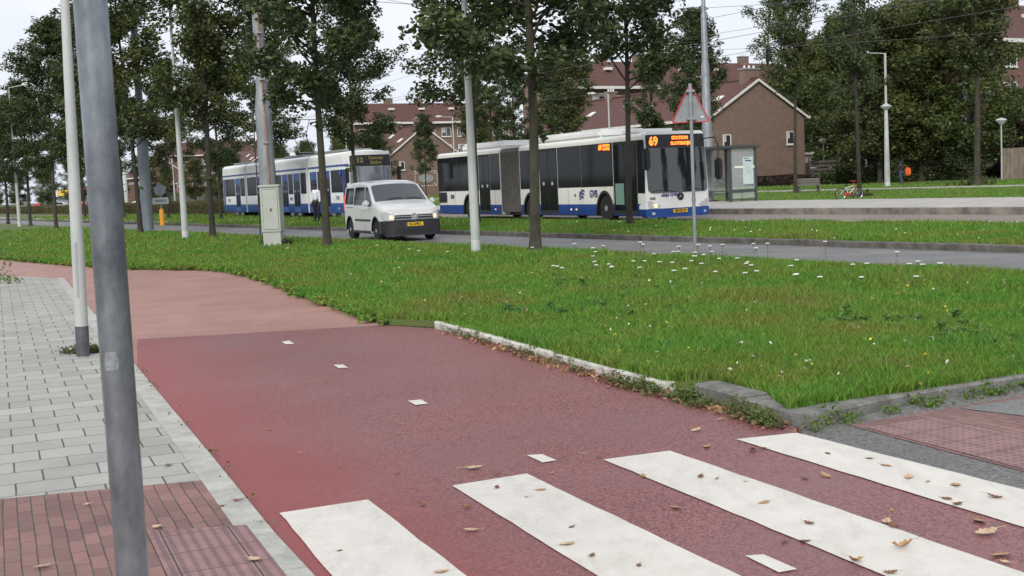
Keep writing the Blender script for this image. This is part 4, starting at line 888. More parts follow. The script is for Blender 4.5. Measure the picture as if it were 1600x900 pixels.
    for k in range(3):
        a=math.pi/2+2*math.pi*k/3; px,pz=-math.sin(a),math.cos(a); q.add([(-.048,math.cos(a)*.11,.84+math.sin(a)*.11),(-.048,px*.016,.84+pz*.016),(-.048,-px*.016,.84-pz*.016),(-.07,px*.016,.84+pz*.016),(-.07,-px*.016,.84-pz*.016)],[(0,1,2),(0,3,1),(0,2,4),(1,3,4,2)],1)
    q.build('star_badge',[m_ink,m_rim],B)
    text(B,'front_lettering','altijd GVB',.15,m_dblue,tf(-.42,.90,-.076),.003,bold=.006); text(B,'fleet_number','368',.13,m_ink,tf(-1.05,.80,-.076),.003,bold=.003)
    q=MB(); q.patch(lambda a,z,o:(fx(a,z,0)[0]-.07+o,a,z),6,[(.30,-.30,.26),(.42,-.30,.26)],.02); pl=q.build('number_plate',m_plate,B)
    text(pl,'plate_text','BX-VZ-19',.12,m_ink,lambda a,c_,o:(fx(a,.36,0)[0]-.044+o,-.02+a,.36+c_),.002,sx=.85,bold=.004)
    # mirrors
    for s in (-1,1):
        q=MB(); q.tube([(-.25,s*1.05,2.75),(.15,s*1.32,2.78),(.22,s*1.40,2.45)],.025,6); q.build('mirror_arm',m_blk,B)
        q=MB(); 
        zc=1.75 if s>0 else 2.15
        q.box(.02,.26,*sorted((s*1.32,s*1.56)),zc-.40,zc+.32,bev=.06); q.tube([(.15,s*1.42,zc+.3),(.2,s*1.42,2.5)],.02,5); q.build('mirror',m_blk,B,smooth=True)
    # roof equipment
    for x0,x1,h,w in ((-9.3,-3.6,.26,1.0),(-15.4,-11.7,.26,1.0),(-16.6,-15.7,.32,.7),(-2.6,-1.4,.14,.8)):
        q=MB(); q.box(x0,x1,-w,w,2.98,3.05+h,bev=.11); q.build('roof_unit',m_wp,B,smooth=True)
    q=MB(); q.box(-17.8,-.9,-.9,.9,.20,.34); q.build('underframe',m_blk,B)
    for s in (-1,1):
        q=MB(); q.box(-18.24,-18.2,*sorted((s*.95,s*1.2)),.9,1.5); q.build('rear_light',m_red,B)
    q=MB(); q.box(-18.24,-18.19,-1.0,1.0,1.7,2.8); q.build('rear_window',m_glass,B)
    return B
make_bus()
# ---- tram
m_tg=mat('tram_window_glass',(.012,.014,.018),.1,spec=.04)
def make_tram():
    hd=math.atan2(-.891,.453); c=Vector((-7.64+1.15*.891,60.06+1.15*.453,.1)); hw=1.15; Lt=25.7
    T=empty('tram',c,hd,'white and blue tram with many narrow doors and a dark cab front, behind the trees','tram')
    secs=((-6.9,-.35),(-13.9,-7.15),(-19.7,-14.15),(-25.7,-19.95))
    for i,(x0,x1) in enumerate(secs):
        b=MB(); shell(b,x0,x1,hw,.28,3.35,.32,1,0,.78,front=(lambda x:(hw-max(0,x+1.5)**2*.12,3.35-max(0,x+.9)*.12)) if i==0 else None,n=6); b.build('body_section',[m_wp,m_blue],T,smooth=True)
        if i<3:
            b=MB(); xx=secs[i+1][1]; b.box(xx-.01,x0+.01,-hw+.12,hw-.12,.4,3.2); b.build('gangway',m_blk,T)
        for s in (-1,1):
            y=s*hw; b=MB(); side(b,y,x0+.02,x1-.02,2.62,2.72,.008,0); b.build('blue_stripe',m_blue,T)
            # windows and doors
            lay={0:[('w',-3.1,-1.35),('p',-1.3,-.75),('d',-4.4,-3.3),('w',-5.3,-4.5),('d',-6.55,-5.45)],1:[('w',-8.3,-7.3),('d',-9.6,-8.45),('w',-10.6,-9.75),('d',-11.8,-10.7),('w',-13.75,-11.95)],
                 2:[('w',-15.9,-14.3),('d',-17.2,-16.05),('w',-19.5,-17.35)],3:[('w',-21.2,-20.1),('d',-22.4,-21.3),('w',-25.1,-22.55),('p',-25.6,-25.2)]}[i]
            for k,a,e in lay:
                if k=='w': q=MB(); side(q,y,a,e,1.32,2.46,.01); q.build('side_window',m_tg,T)
                elif k=='p': q=MB(); side(q,y,a,e,.8,2.46,.01); q.build('blue_panel',m_dblue if s else m_blue,T)
                else:
                    q=MB(); side(q,y,a,e,.32,2.46,.012); D=q.build('door',m_blue,T); mm=(a+e)/2
                    for f0,f1 in ((a+.07,mm-.04),(mm+.04,e-.07)):
                        g=MB(); side(g,y+s*.0125,f0,f1,.62,2.05,.006); g.build('door_glass',m_tg,D)
                        g=MB(); side(g,y+s*.019,(f0+f1)/2-.05,(f0+f1)/2+.05,1.42,1.54,.004); g.build('sticker',m_lampg,D)
            if s<0:
                fn=lambda x0_,z0_:(lambda a_,c_,o:(x0_+a_,-hw-.003-o,z0_+c_))
                for x in (-2.2,-24.2,-10.2): text(T,'fleet_lettering','GVB',.26,m_dblue,fn(x,1.04),.003,bold=.006)
                text(T,'car_number','2101',.16,m_cream,fn(-2.1,.5),.003)
    fx=lambda y,z,o:(o-.12*(y/hw)**2-.25*(abs(y)/hw)**8-.07*max(0,z-1.2)-.03*0,y,z)
    def fp(rows,mt,nm,t=.02,o0=0.,par=T): q=MB(); q.patch(lambda a,z,o:fx(a,z,o+o0),14,rows,t); return q.build(nm,mt,par,smooth=True,ang=50)
    fp([(.9,-1.15,1.15),(1.4,-1.15,1.15),(2.4,-1.12,1.12),(3.1,-1.11,1.11),(3.3,-1.05,1.05)],m_wp,'cab_front',.3,-.33)
    fp([(.35,-1.1,1.1),(.6,-1.14,1.14),(.9,-1.15,1.15)],m_blue,'cab_skirt',.3,-.32)
    fp(rrect(-1.08,1.08,1.05,2.55,.12,.02),mat('tram_windscreen_glass',(.16,.18,.21),.08,spec=1.,coat=1.),'windscreen',.012,-.02)
    ds=fp(rrect(-1.07,1.07,2.57,3.12,.02,.08),m_blk,'destination_display',.012,-.019)
    tf=lambda x0,z0:(lambda a,c_,o:(fx(x0+a,z0+c_,0)[0]+o+.002,x0+a,z0+c_))
    text(ds,'route_number','12',.34,m_lede,tf(-.62,2.86),.004,bold=.01); text(ds,'destination_text','Centraal',.22,m_lede,tf(.22,2.96),.004,bold=.006); text(ds,'destination_text','Station',.22,m_lede,tf(.22,2.74),.004,bold=.006)
    for s in (-1,1):
        q=MB(); q.patch(lambda a,z,o:fx(a,z,o-.01),5,[(.62,s*.62,s*.98),(.82,s*.62,s*.98)],.012); q.build('headlight',m_lampg,T)
        q=MB(); q.tube([(-.35,s*1.1,2.6),(.0,s*1.36,2.55)],.02,5); q.build('mirror_arm',m_blk,T); q=MB(); q.box(-.08,.08,*sorted((s*1.27,s*1.45)),1.75,2.5,bev=.04); q.build('mirror',m_blk,T,smooth=True)
    for x0,x1 in ((-5.5,-2.),(-12.5,-9.),(-18.5,-15.5),(-24,-21)):
        q=MB(); q.box(x0,x1,-.8,.8,3.36,3.50,bev=.05); q.build('roof_unit',m_zinc,T)
    # pantograph
    q=MB(); z0=3.65
    for s in (-.45,.45): q.tube([(-10.4,s,z0),(-11.6,s*.8,z0+1.0),(-10.5,s*.6,z0+1.85)],.03,6)
    q.tube([(-10.5,-.8,z0+1.87),(-10.5,.8,z0+1.87)],.03,6); q.tube([(-10.4,-.45,z0),(-10.4,.45,z0)],.03,6); q.tube([(-11.6,-.36,z0+1),(-11.6,.36,z0+1)],.025,6)
    q.build('pantograph',m_zinc,T)
    q=MB(); q.lathe([(.16,0),(.17,-.03),(.12,-.06)],16,(-1.55,-hw-.012,2.28),'y'); q.build('round_door_badge',m_blue,T)
    for x in (-3.2,-10.5,-17,-23):
        b=MB(); b.box(x-1.2,x+1.2,-.8,.8,.03,.4); bg_=b.build('bogie',m_blk,T)
        for dx in (-.7,.7):
            for s in (-1,1): w=MB(); w.lathe([(.05,0),(.3,0),(.3,-.1*s)],16,(x+dx,s*.82,.28),'y'); w.build('bogie_wheel',m_rim,bg_)
    return T
make_tram()
# ---- passenger van / cars: body as rings along x (0 = nose, negative backwards)
def interp(tab,x):
    for (a,b),(c,d) in zip(tab,tab[1:]):
        if c<=x<=a or a<=x<=c: t=(x-a)/((c-a) or 1); return b+(d-b)*t
    return tab[-1][1] if abs(x-tab[-1][0])<abs(x-tab[0][0]) else tab[0][1]
def carbody(b,top,wid,zb,r_of,tumble,arches,x0,x1,nx=60):
    xs=sorted(set([x1+(x0-x1)*k/nx for k in range(nx+1)]+[c+a*math.cos(q*math.pi/10) for c,a,_ in arches for q in range(11)])); rings=[]
    prof=lambda x,z:interp(wid,x)*(1-tumble*max(0,(z-1.0))**1.4)
    for x in xs:
        zt=interp(top,x); lo=zb
        for c,a,h in arches:
            if abs(x-c)<a: lo=max(lo,zb+(h-zb)*math.sqrt(max(0,1-((x-c)/a)**2)))
        r=r_of(x); P=[]; n=9
        for k in range(n): z=lo+(zt-r-lo)*k/(n-1); P.append((prof(x,z)-(.05*(1-k/2) if k<2 and lo==zb else 0),z))
        w=prof(x,zt-r)
        for k in range(1,6): a=math.pi/2*k/5; P.append((w-r*1.3*(1-math.cos(a)),zt-r+r*math.sin(a)-.0))
        P.append((w*.45,zt+.02)); P.append((0,zt+.03)); rings.append(P)
    m_=len(rings[0]); M_=2*m_-1; vs=[]; fs=[]
    for x,P in zip(xs,rings):
        vs+=[(x,-y,z) for y,z in P]+[(x,y,z) for y,z in P[::-1][1:]]
    for i in range(len(xs)-1):
        for k in range(M_-1): fs.append((i*M_+k,(i+1)*M_+k,(i+1)*M_+k+1,i*M_+k+1))
    fs.append(tuple(range(M_))); fs.append(tuple(range((len(xs)-1)*M_,len(xs)*M_))); b.add(vs,fs); return prof
def make_van():
    hd=math.atan2(-.92,.39); c=Vector((-2.76,35.3,0))
    Vn=empty('van',c,hd,'white compact passenger van with dark bumper and lit headlights driving on the road','van')
    top=[(-.03,.78),(-.10,.93),(-.5,1.05),(-1.0,1.145),(-1.08,1.17),(-1.78,1.66),(-2.0,1.73),(-2.5,1.78),(-3.3,1.78),(-4.0,1.74),(-4.3,1.68),(-4.41,1.52)]
    wid=[(0,.66),(-.12,.78),(-.35,.86),(-.7,.895),(-3.8,.895),(-4.3,.86),(-4.41,.82)]
    ro=lambda x:.10 if x>-1.05 else (.07 if x>-1.8 else .13)
    b=MB(); prof=carbody(b,top,wid,.24,ro,.17,((-.86,.40,.74),(-3.62,.40,.74)),-.03,-4.41); b.build('body',m_wp,Vn,smooth=True,ang=40)
    q=MB()
    for x in (-.86,-3.62): q.box(x-.42,x+.42,-.84,.84,.26,.78)
    q.box(-4.2,-.3,-.7,.7,.2,.3); q.build('underbody',m_blk,Vn)
    # glazing follows the side surface
    def glass(pts_rows,nm,mt=m_glass,off=.006,t=.008,s=-1,par=Vn):
        q=MB(); q.patch(lambda a,z,o:(a,s*(prof(a,z)+off+o),z),6,pts_rows,t); return q.build(nm,mt,par,smooth=True)
    for s in (-1,1):
        glass([(1.12,-1.88,-1.16),(1.2,-1.88,-1.22),(1.4,-1.88,-1.44),(1.56,-1.87,-1.64),(1.62,-1.85,-1.74)],'front_door_glass',s=s)
        glass([(1.08,-3.05,-1.98),(1.2,-3.05,-1.98),(1.5,-3.03,-1.99),(1.62,-2.98,-2.02)],'rear_door_glass',s=s)
        glass([(1.10,-4.12,-3.17),(1.2,-4.14,-3.17),(1.5,-4.10,-3.17),(1.60,-4.04,-3.19)],'quarter_glass',s=s)
        q=MB(); q.patch(lambda a,z,o:(a,s*(prof(a,z)+.002+o),z),6,[(.60,-2.95,-1.35),(.65,-2.95,-1.35)],.02); q.build('rubbing_strip',m_blk,Vn)
        q=MB(); q.patch(lambda a,z,o:(a,s*(prof(a,z)+.002+o),z),6,[(.24,-3.1,-1.4),(.31,-3.1,-1.4)],.03); q.build('sill_trim',m_blk,Vn)
        for x in (-1.92,-3.12): q=MB(); q.patch(lambda a,z,o:(a,s*(prof(a,z)+.0005+o),z),1,[(.34,x-.004,x+.004),(1.65,x-.004,x+.004)],.002); q.build('door_seam',m_blk,Vn)
        for x in (-2.12,-1.80): q=MB(); q.patch(lambda a,z,o:(a,s*(prof(a,z)+.01+o),z),4,[(.93,x-.09,x+.09),(.96,x-.09,x+.09)],.02); q.build('door_handle',m_wp,Vn)
        q=MB(); q.patch(lambda a,z,o:(a,s*(prof(a,z)+.002+o),z),6,[(1.0,-4.0,-3.2),(1.015,-4.0,-3.2)],.008); q.build('slide_rail',m_blk,Vn)
        q=MB(); q.box(-1.42,-1.20,*sorted((s*1.12,s*.94)),1.04,1.22,bev=.05); q.box(-1.36,-1.26,*sorted((s*.97,s*.86)),1.05,1.11,1); q.build('door_mirror',[m_wp,m_blk],Vn,smooth=True)
        for x in (-.86,-3.62):
            wheel(Vn,x,s*.875,.315,.2,s,.66,7)
            q=MB(); vs=[]; n=12
            for yy in (.80,.905):
                for rr in (.385,.42):
                    for k in range(n+1): a=math.pi*k/n; vs.append((x+rr*math.cos(a),s*yy,.3+rr*1.08*math.sin(a)))
            o=n+1
            for k in range(n): q.f+=[(2*o+k,2*o+k+1,3*o+k+1,3*o+k),(k,k+1,2*o+k+1,2*o+k)]; q.m+=[0,0]
            q.v+=vs; q.build('wheel_arch',m_blk,Vn)
    # windscreen on the slope between bonnet and roof
    def slope(a,t,o):
        x=-1.07-.68*t; z=interp(top,x); w=prof(x,z-.07); y=a*(w-.09-.02*t); zz=z+.03-.035*a*a*1.2
        return (x+.62*o+.0,y,zz+.012+.78*o)
    q=MB(); q.patch(slope,14,[(0,-1,1),(.2,-1,1),(.5,-1,1),(.8,-1,1),(.93,-.99,.99),(1,-.95,.95)],.008); q.build('windscreen',m_ws,Vn,smooth=True)
    q=MB(); 
    for a in (-.6,.15): q.tube([slope(a,.01,.03),slope(a+.35,.10,.03),slope(a+.68,.07,.03)],.009,5)
    q.build('wipers',m_blk,Vn)
    # nose
    nx=lambda y,z,o:(.03+o-.07*(y/.85)**2-.33*(min(1,abs(y)/.9))**7-.10*max(0,z-.62),y,z)
    q=MB(); q.patch(nx,18,[(.16,-.80,.80),(.22,-.875,.875),(.40,-.90,.90),(.56,-.905,.905),(.61,-.89,.89)],.05); q.patch(lambda a,z,o:(-a,-.90+o,z),4,[(.24,.28,.50),(.6,.28,.60)],.02); q.patch(lambda a,z,o:(-a,.90-o,z),4,[(.24,.28,.50),(.6,.28,.60)],.02)
    bp=q.build('front_bumper',m_bump,Vn,smooth=True,ang=50)
    q=MB(); q.patch(lambda a,z,o:nx(a,z,o+.05),10,[(.24,-.6,.6),(.36,-.55,.55)],.008); q.build('air_intake',m_blk,bp)
    q=MB(); q.patch(lambda a,z,o:nx(a,z,o+.035),12,[(.625,-.60,.60),(.70,-.58,.58),(.77,-.56,.56)],.012); gr=q.build('grille',m_blk,Vn,smooth=True)
    for z in (.645,.72,.772): q=MB(); q.patch(lambda a,z_,o:nx(a,z_,o+.048),12,[(z-.008,-.57,.57),(z+.008,-.57,.57)],.01); q.build('grille_bar',m_rim,gr)
    q=MB(); q.patch(lambda a,z,o:nx(a,z,o+.0),14,[(.765,-.80,.80),(.82,-.82,.82),(.88,-.80,.80),(.93,-.74,.74)],.03); q.build('bonnet_edge',m_wp,Vn,smooth=True,ang=50)
    for s in (-1,1):
        q=MB(); q.patch(lambda a,z,o:nx(a,z,o+.04),8,[(.62,s*.60,s*.83),(.68,s*.585,s*.872),(.76,s*.57,s*.885),(.83,s*.62,s*.885),(.87,s*.78,s*.88)],.012); h=q.build('headlight',m_lampg,Vn,smooth=True)
        q=MB(); q.patch(lambda a,z,o:nx(a,z,o+.053),4,[(.66,s*.62,s*.71),(.76,s*.62,s*.71)],.01); q.build('lit_lamp',m_amb,h)
    q=MB(); q.lathe([(.085,0),(.10,.012),(.10,.02),(.078,.02),(.078,.008)],24,(.062,0,.715),'x')
    for a,b_,c_,d_ in ((-.035,.07,0,.012),(.035,.07,0,.012),(-.066,.03,-.03,-.07),(.066,.03,.03,-.07),(-.03,-.07,0,-.005),(.03,-.07,0,-.005)):
        q.tube([(.076,a,.715+b_),(.076,c_,.715+d_)],.009,4)
    q.build('round_badge',m_rim,Vn,smooth=True)
    q=MB(); q.box(.072,.09,-.26,.26,.44,.55); pl=q.build('number_plate',m_plate,Vn); q=MB(); q.box(.0905,.093,-.26,-.22,.44,.55); q.build('plate_strip',m_blue,pl)
    text(pl,'plate_text','KG-098-L',.105,m_ink,lambda a,c_,o:(.0915+o,a*.9+.02,.495+c_),.001,bold=.003)
    q=MB(); q.box(-4.44,-4.40,-.6,.6,1.15,1.6); q.build('rear_window',m_glass,Vn)
    for s in (-1,1): q=MB(); q.box(-4.44,-4.40,*sorted((s*.70,s*.84)),.9,1.4); q.build('tail_light',m_red,Vn)
    q=MB(); q.tube([(-2.3,0,1.85),(-2.38,0,1.93)],.012,5); q.build('roof_aerial',m_blk,Vn)
    return Vn
make_van()
def make_car(name,p,hd,paintm,label):
    Vn=empty(name,p,hd,label,'car','cars parked beyond the hedges at far left')
    top=[(0,.6),(-.1,.72),(-.9,.92),(-1.2,.98),(-2.0,1.40),(-2.8,1.45),(-3.4,1.38),(-4.0,1.0),(-4.15,.8)]; wid=[(0,.62),(-.3,.8),(-.8,.86),(-3.6,.86),(-4.15,.74)]
    b=MB(); prof=carbody(b,top,wid,.22,lambda x:.1,.3,((-.8,.36,.66),(-3.3,.36,.66)),0,-4.15,30); b.build('body',paintm,Vn,smooth=True)
    for s in (-1,1):
        q=MB(); q.patch(lambda a,z,o:(a,s*(prof(a,z)+.006+o),z),6,[(.93,-3.5,-1.35),(1.1,-3.4,-1.6),(1.3,-3.2,-1.95)],.008); q.build('side_window',m_glass,Vn)
        for x in (-.8,-3.3): wheel(Vn,x,s*.84,.3,.2,s,.66,6)
    q=MB(); q.patch(lambda a,t,o:(-1.22-.72*t+.5*o,a*.7,interp(top,-1.22-.72*t)+.035+o*.8),6,[(0,-1,1),(1,-.9,.9)],.008); q.build('windscreen',m_ws,Vn)
    return Vn
m_cr=mat('red_car_paint',(.4,.03,.03),.3,coat=.5); m_cg=mat('silver_car_paint',(.4,.41,.42),.3,.4,coat=.5)
make_car('parked_car',onv(62,50),R(100),m_cr,'small red car between the trunks beyond the hedge, far left')
make_car('parked_car',onv(80,52),R(170),m_cg,'silver car beyond the hedge just right of the red one')
make_car('parked_car',onv(108,50),R(160),m_cr,'dark red car in front of the yellow fronted shop')
make_car('parked_car',onv(206,58),R(165),m_wp,'white car beyond the hedge between two trunks right of the near grey pole')
# ------------------------------------------------------------------ poles, masts, lamps, signs
def lathe_obj(parent,name,prof,mt,n=24): return MB().lathe(prof,n).build(name,mt,parent,smooth=True,ang=50)
# near galvanised post, 2.7 m away; foot below the frame
npv=Vector((-.897,2.72,0)); o=empty('signpost',npv,0,'near blurred galvanised steel post crossing the left of the view from top to bottom','post')
lathe_obj(o,'post',[(.0365,-.1),(.0365,3.6)],mat('near_post_zinc',(.31,.34,.365),.34,.65,scale=9,col2=(.13,.145,.165),scl=(1,1,.5),detail=6,bump=.05,bscale=50),32)
q=MB(); q.patch(lambda a,z,o_:(math.cos(a)*(.0368+o_),math.sin(a)*(.0368+o_),z),6,[(1.22,-2.0,-1.2),(1.235,-2.05,-1.15),(1.262,-1.95,-1.25)],.0004); q.build('sticker_remains',mat('paper_remains',(.24,.26,.275),.8,var=.3,scale=60),o)
lathe_obj(o,'cap',[(.038,3.58),(.038,3.64),(.01,3.66)],m_blk)
q=MB(); q.box(-.3,.3,-.058,-.05,2.7,3.3,bev=.003); q.build('sign_plate',m_zinc,o); q=MB(); q.box(-.05,.05,-.05,-.036,2.8,2.86); q.box(-.05,.05,-.05,-.036,3.1,3.16); q.build('sign_clamp',m_steel,o)
def lamppost(name,p,label,group,upper=True,h1=5.35,h2=9.1,hd=0.,base_dark=True,r0=.11,basket=False,arm2=False,tp=.58):
    o=empty(name,p,hd,label,'lamppost',group)
    lathe_obj(o,'column',[(r0,.3),(r0*.95,1.2),(r0*tp,h1),(r0*.42,h1+.06)],m_wpole)
    lathe_obj(o,'base_sleeve',[(r0*1.03,-.05),(r0*1.03,.30),(r0,.305)],mat('dark_grey_base_coat',(.07,.075,.085),.6,var=.3,scale=14) if base_dark else m_wpole)
    q=MB(); q.box(-.012,.012,-r0*1.0-.003,-r0*.9,.6,1.15); q.build('service_door',m_zinc,o)
    if upper:
        lathe_obj(o,'upper_pole',[(r0*.42,h1+.05),(r0*.40,h2)],m_wpole)
        q=MB(); q.tube([(0,0,h2-.05),(-.5,0,h2),(-1.15,0,h2+.03)],.032,8); q.build('arm',m_wpole,o)
        q=MB(); q.lathe([(.02,-.42),(.10,-.30),(.125,0),(.09,.22),(.03,.36)],16,(-1.5,0,h2+.08),'x'); hdm=q.build('lamp_head',mat('lamp_housing',(.62,.63,.62),.4),o,smooth=True)
        q=MB(); q.lathe([(.09,0),(.06,-.06),(.02,-.075)],14,(-1.5,0,h2-.02)); q.build('lens',m_lampg,hdm,smooth=True)
    if basket:
        q=MB(); q.lathe([(.05,5.18),(.36,5.42),(.39,5.50),(.12,5.66),(.03,5.70)],20); q.build('lower_lamp',m_wpole,o,smooth=True)
    if arm2:
        q=MB(); q.tube([(-1.8,0,h2+.03),(-2.2,0,h2+.08)],.03,6); q.lathe([(.02,-.3),(.09,-.2),(.10,0),(.04,.26)],14,(-2.4,0,h2+.1),'x'); q.build('second_lamp_head',m_wpole,o,smooth=True)
    return o
GL='white tapered lampposts along the near verge'
lamppost('street_lamp',G(130,556,.035),'pale grey tapered lamppost with a dark foot standing in the tiled sidewalk',GL,r0=.064,tp=.44,hd=R(160)).rotation_euler=(0,R(1.4),R(0))
lamppost('street_lamp',G(744,397,.07),'tall white tapered lamppost on the verge in front of the articulated bus',GL,base_dark=False,r0=.10,hd=R(155))
lamppost('street_lamp',G(290,374,.07),'white tapered lamppost on the verge between two oaks, left of the tram',GL,base_dark=False,r0=.115,hd=R(155))
lamppost('street_lamp',G(31,354,.07),'thin distant white lamppost near the left edge, between two oak trunks',GL,base_dark=False,r0=.12,hd=R(155))
GF='street lamps with a side arm beyond the bus platform'
for px,lb,bk in ((1386,'white lamppost with two arm heads and a lower cone lamp, before the dense wood',True),(955,'street lamp with a long arm seen above the bus roof',False),(712,'street lamp with a curved arm above the rear of the bus',False),
    (545,'street lamp seen above the tram cab',False),(273,'distant street lamp right of the tapered steel mast',False)):
    lamppost('street_lamp',onv(px,64.8,.05),lb,GF,base_dark=False,r0=.19,h1=5.35 if bk else 4.6,basket=bk,arm2=bk,hd=R(8))
def conelamp(p,h,label):
    o=empty('path_lamp',p,0,label,'lamp','low cone lamps on the footpaths'); lathe_obj(o,'pole',[(.06,-.05),(.05,h-.4)],m_wpole)
    q=MB(); q.lathe([(.06,h-.42),(.12,h-.34),(.42,h-.05),(.44,h)],20); q.build('lamp_bowl',m_lampg,o,smooth=True); q=MB(); q.lathe([(.46,h),(.30,h+.12),(.05,h+.2)],20); q.build('lamp_cap',m_wpole,o,smooth=True)
conelamp(onv(1565,82,.03),4.6,'cone topped lamp standing before the pale wooden fence'); conelamp(onv(1287,88,.03),4.2,'cone topped lamp above the slatted wooden screen')
conelamp(onv(278,70,.03),4.2,'small cone lamp behind the hedge next to a distant street lamp'); conelamp(onv(341,66,.03),4.4,'small cone lamp just left of the rear end of the tram')
# tram mast with pipe
def mast(p,label,segs,mt,pipe=False,step=None):
    o=empty('overhead_line_mast',p,0,label,'mast'); q=MB(); q.lathe(segs,20); q.build('mast',mt,o,smooth=True,ang=50); q=MB(); q.box(-segs[0][0]*1.5,segs[0][0]*1.5,-segs[0][0]*1.5,segs[0][0]*1.5,-.06,.05); q.build('base_plate',m_blk,o)
    if pipe:
        q=MB(); q.tube([(.10,-.245,.0),(.10,-.24,3.8),(.06,-.20,4.7),(.04,-.175,5.9),(.04,-.17,9.)],.028,8); q.build('cable_pipe',mat('rusty_pipe',(.26,.13,.10),.7,scale=4,col2=(.40,.24,.17),scl=(1,1,.3)),o)
        q=MB()
        for z in (1.5,3.,4.9,6.3): q.box(-.02,.16,-.29,-.16,z,z+.04)
        q.build('pipe_clamp',m_steel,o)
        q=MB(); q.tube([(-.30,-.1,0.2),(-.30,-.1,5),(-.42,-.1,8.5),(-.6,-.1,11)],.018,6); q.build('stay_cable',m_blk,o)
    return o
mp_=G(424,378,.07)
mast(mp_,'thick grey mast with a rusty pipe rising behind the grey street cabinet',[(.25,-.05),(.245,3.9),(.24,4.15),(.175,4.65),(.16,7),(.14,12)],m_steel,True)
mast(G(232,363,.07),'tapered dark steel mast on the verge between two oak trunks at left',[(.24,-.05),(.235,3.9),(.19,4.35),(.16,4.6),(.15,9.5)],m_gpole)
mast(onv(1107,38,.2),'tall grey stepped mast rising behind the front of the bus and the shelter',[(.25,-.05),(.25,3.6),(.20,3.9),(.19,6.5),(.15,6.7),(.14,8.9),(.10,9.05),(.09,12.5)],m_steel)
mast(onv(197,40,.0),'pale slim mast beyond the hedge, seen just right of the near grey pole',[(.3,-.05),(.28,5),(.2,5.1),(.18,9)],m_wpole)
# overhead wires
wz=empty('overhead_wires',UV(40,27,6),0,'thin overhead tram wires crossing the sky above the bus lane','wires')
def wire(a,b,sag,r,nm='contact_wire'):
    q=MB(); pts=[]; 
    for k in range(13): t=k/12; p=a.lerp(b,t); p.z-=sag*4*t*(1-t); pts.append(p-wz.location)
    q.tube(pts,r,5); q.build(nm,mat('wire_steel',(.10,.10,.11),.5),wz)
for v in (25.,28.6):
    for u0_,u1_ in ((0,45),(45,95),(95,150)): wire(UV(u0_,v,5.7),UV(u1_,v,5.7),.05,.007); wire(UV(u0_,v,7.0),UV(u1_,v,7.0),.7,.006,'carrier_wire')
M2=onv(1107,38,0); u2=uof(M2)
wire(Vector((M2.x,M2.y,9.3)),UV(u2-4,11.4,9.0),.5,.010,'span_wire'); wire(Vector((M2.x,M2.y,9.4)),UV(u2-22,52,9.2),.3,.010,'span_wire'); wire(Vector((M2.x,M2.y,7.4)),UV(u2-30,50,6.6),.3,.007,'span_wire')
wire(Vector((M2.x,M2.y,7.7)),Vector((mp_.x,mp_.y,8.2)),.3,.007,'span_wire'); wire(Vector((mp_.x,mp_.y,9.2)),UV(uof(mp_)+2,40,9.6),.4,.007,'span_wire'); wire(Vector((M2.x,M2.y,6.2)),UV(u2+32,44,7.4),.3,.007,'span_wire')
# cabinet
cb=empty('street_cabinet',G(429,387,.05),R(-6),'grey steel street cabinet on a plinth in front of the thick mast','cabinet')
m_cab=mat('cabinet_paint',(.43,.45,.41),.5,scale=3,col2=(.38,.40,.36))
q=MB(); q.box(-.25,.25,-.18,.18,-.1,.44,bev=.01); q.build('plinth',m_cab,cb)
q=MB(); q.box(-.27,.27,-.2,.2,.445,1.68,bev=.008); q.build('body',m_cab,cb)
q=MB(); q.box(-.2,.22,-.211,-.2,.52,1.62,bev=.004); d=q.build('door',m_cab,cb); q=MB(); q.box(-.205,.225,-.2035,-.2,.512,.52); q.box(-.205,.225,-.2035,-.2,1.62,1.628); q.box(-.208,-.2,-.2035,-.2,.512,1.628); q.box(.22,.228,-.2035,-.2,.512,1.628); q.build('door_gap',m_ink,cb)
q=MB(); q.box(.01,.045,-.226,-.2105,1.02,1.10); q.build('handle',m_ink,d); q=MB(); q.box(-.10,-.08,-.215,-.2105,1.07,1.09); q.build('lock',m_ink,d)
q=MB(); q.box(-.30,.30,-.235,.235,1.683,1.75,bev=.012); q.build('lid',m_cab,cb)
# triangular sign from behind
sg=empty('warning_sign',G(1087,409,.07),R(4),'grey back of a red edged triangular road sign on a thin post','road sign')
lathe_obj(sg,'post',[(.030,-.1),(.030,1.1),(.030,3.05)],m_steel,16); lathe_obj(sg,'post_collar',[(.036,1.05),(.036,1.10)],m_steel,16)
q=MB(); hs=.34; zb,zt=2.40,3.03
def tri(s,z0,z1,r):
    out=[]; P=[(-s,z0),(s,z0),(0,z1)]
    for i,(x,z) in enumerate(P):
        c=Vector(((P[0][0]+P[1][0]+P[2][0])/3,(P[0][1]+P[1][1]+P[2][1])/3)); v=Vector((x,z)); 
        a=Vector(P[i-1])-v; b_=Vector(P[(i+1)%3])-v; a.normalize(); b_.normalize()
        for t in range(5): k=t/4; w=v+(a*(1-k)+b_*k)*r*(1-.35*math.sin(k*math.pi)); out.append((w.x,w.y))
    return out
q.prism(tri(.345,2.39,3.06,.06),.036,.040,ax='y'); q.build('sign_plate',mat('sign_back_grey',(.27,.29,.30),.5,.2,var=.12,scale=6),sg)
q=MB(); A=tri(.345,2.39,3.06,.06); B_=tri(.318,2.405,3.025,.055); n=len(A)
for y in (.018,.052): q.v+=[(x,y,z) for x,z in A]+[(x,y,z) for x,z in B_]
for k in range(n): 
    j=(k+1)%n; q.f+=[(k,j,n+j,n+k),(2*n+k,3*n+k,3*n+j,2*n+j),(k,2*n+k,2*n+j,j),(n+k,n+j,3*n+j,3*n+k)]; q.m+=[0]*4
q.build('rim',mat('sign_red',(.55,.03,.05),.4),sg)
q=MB()
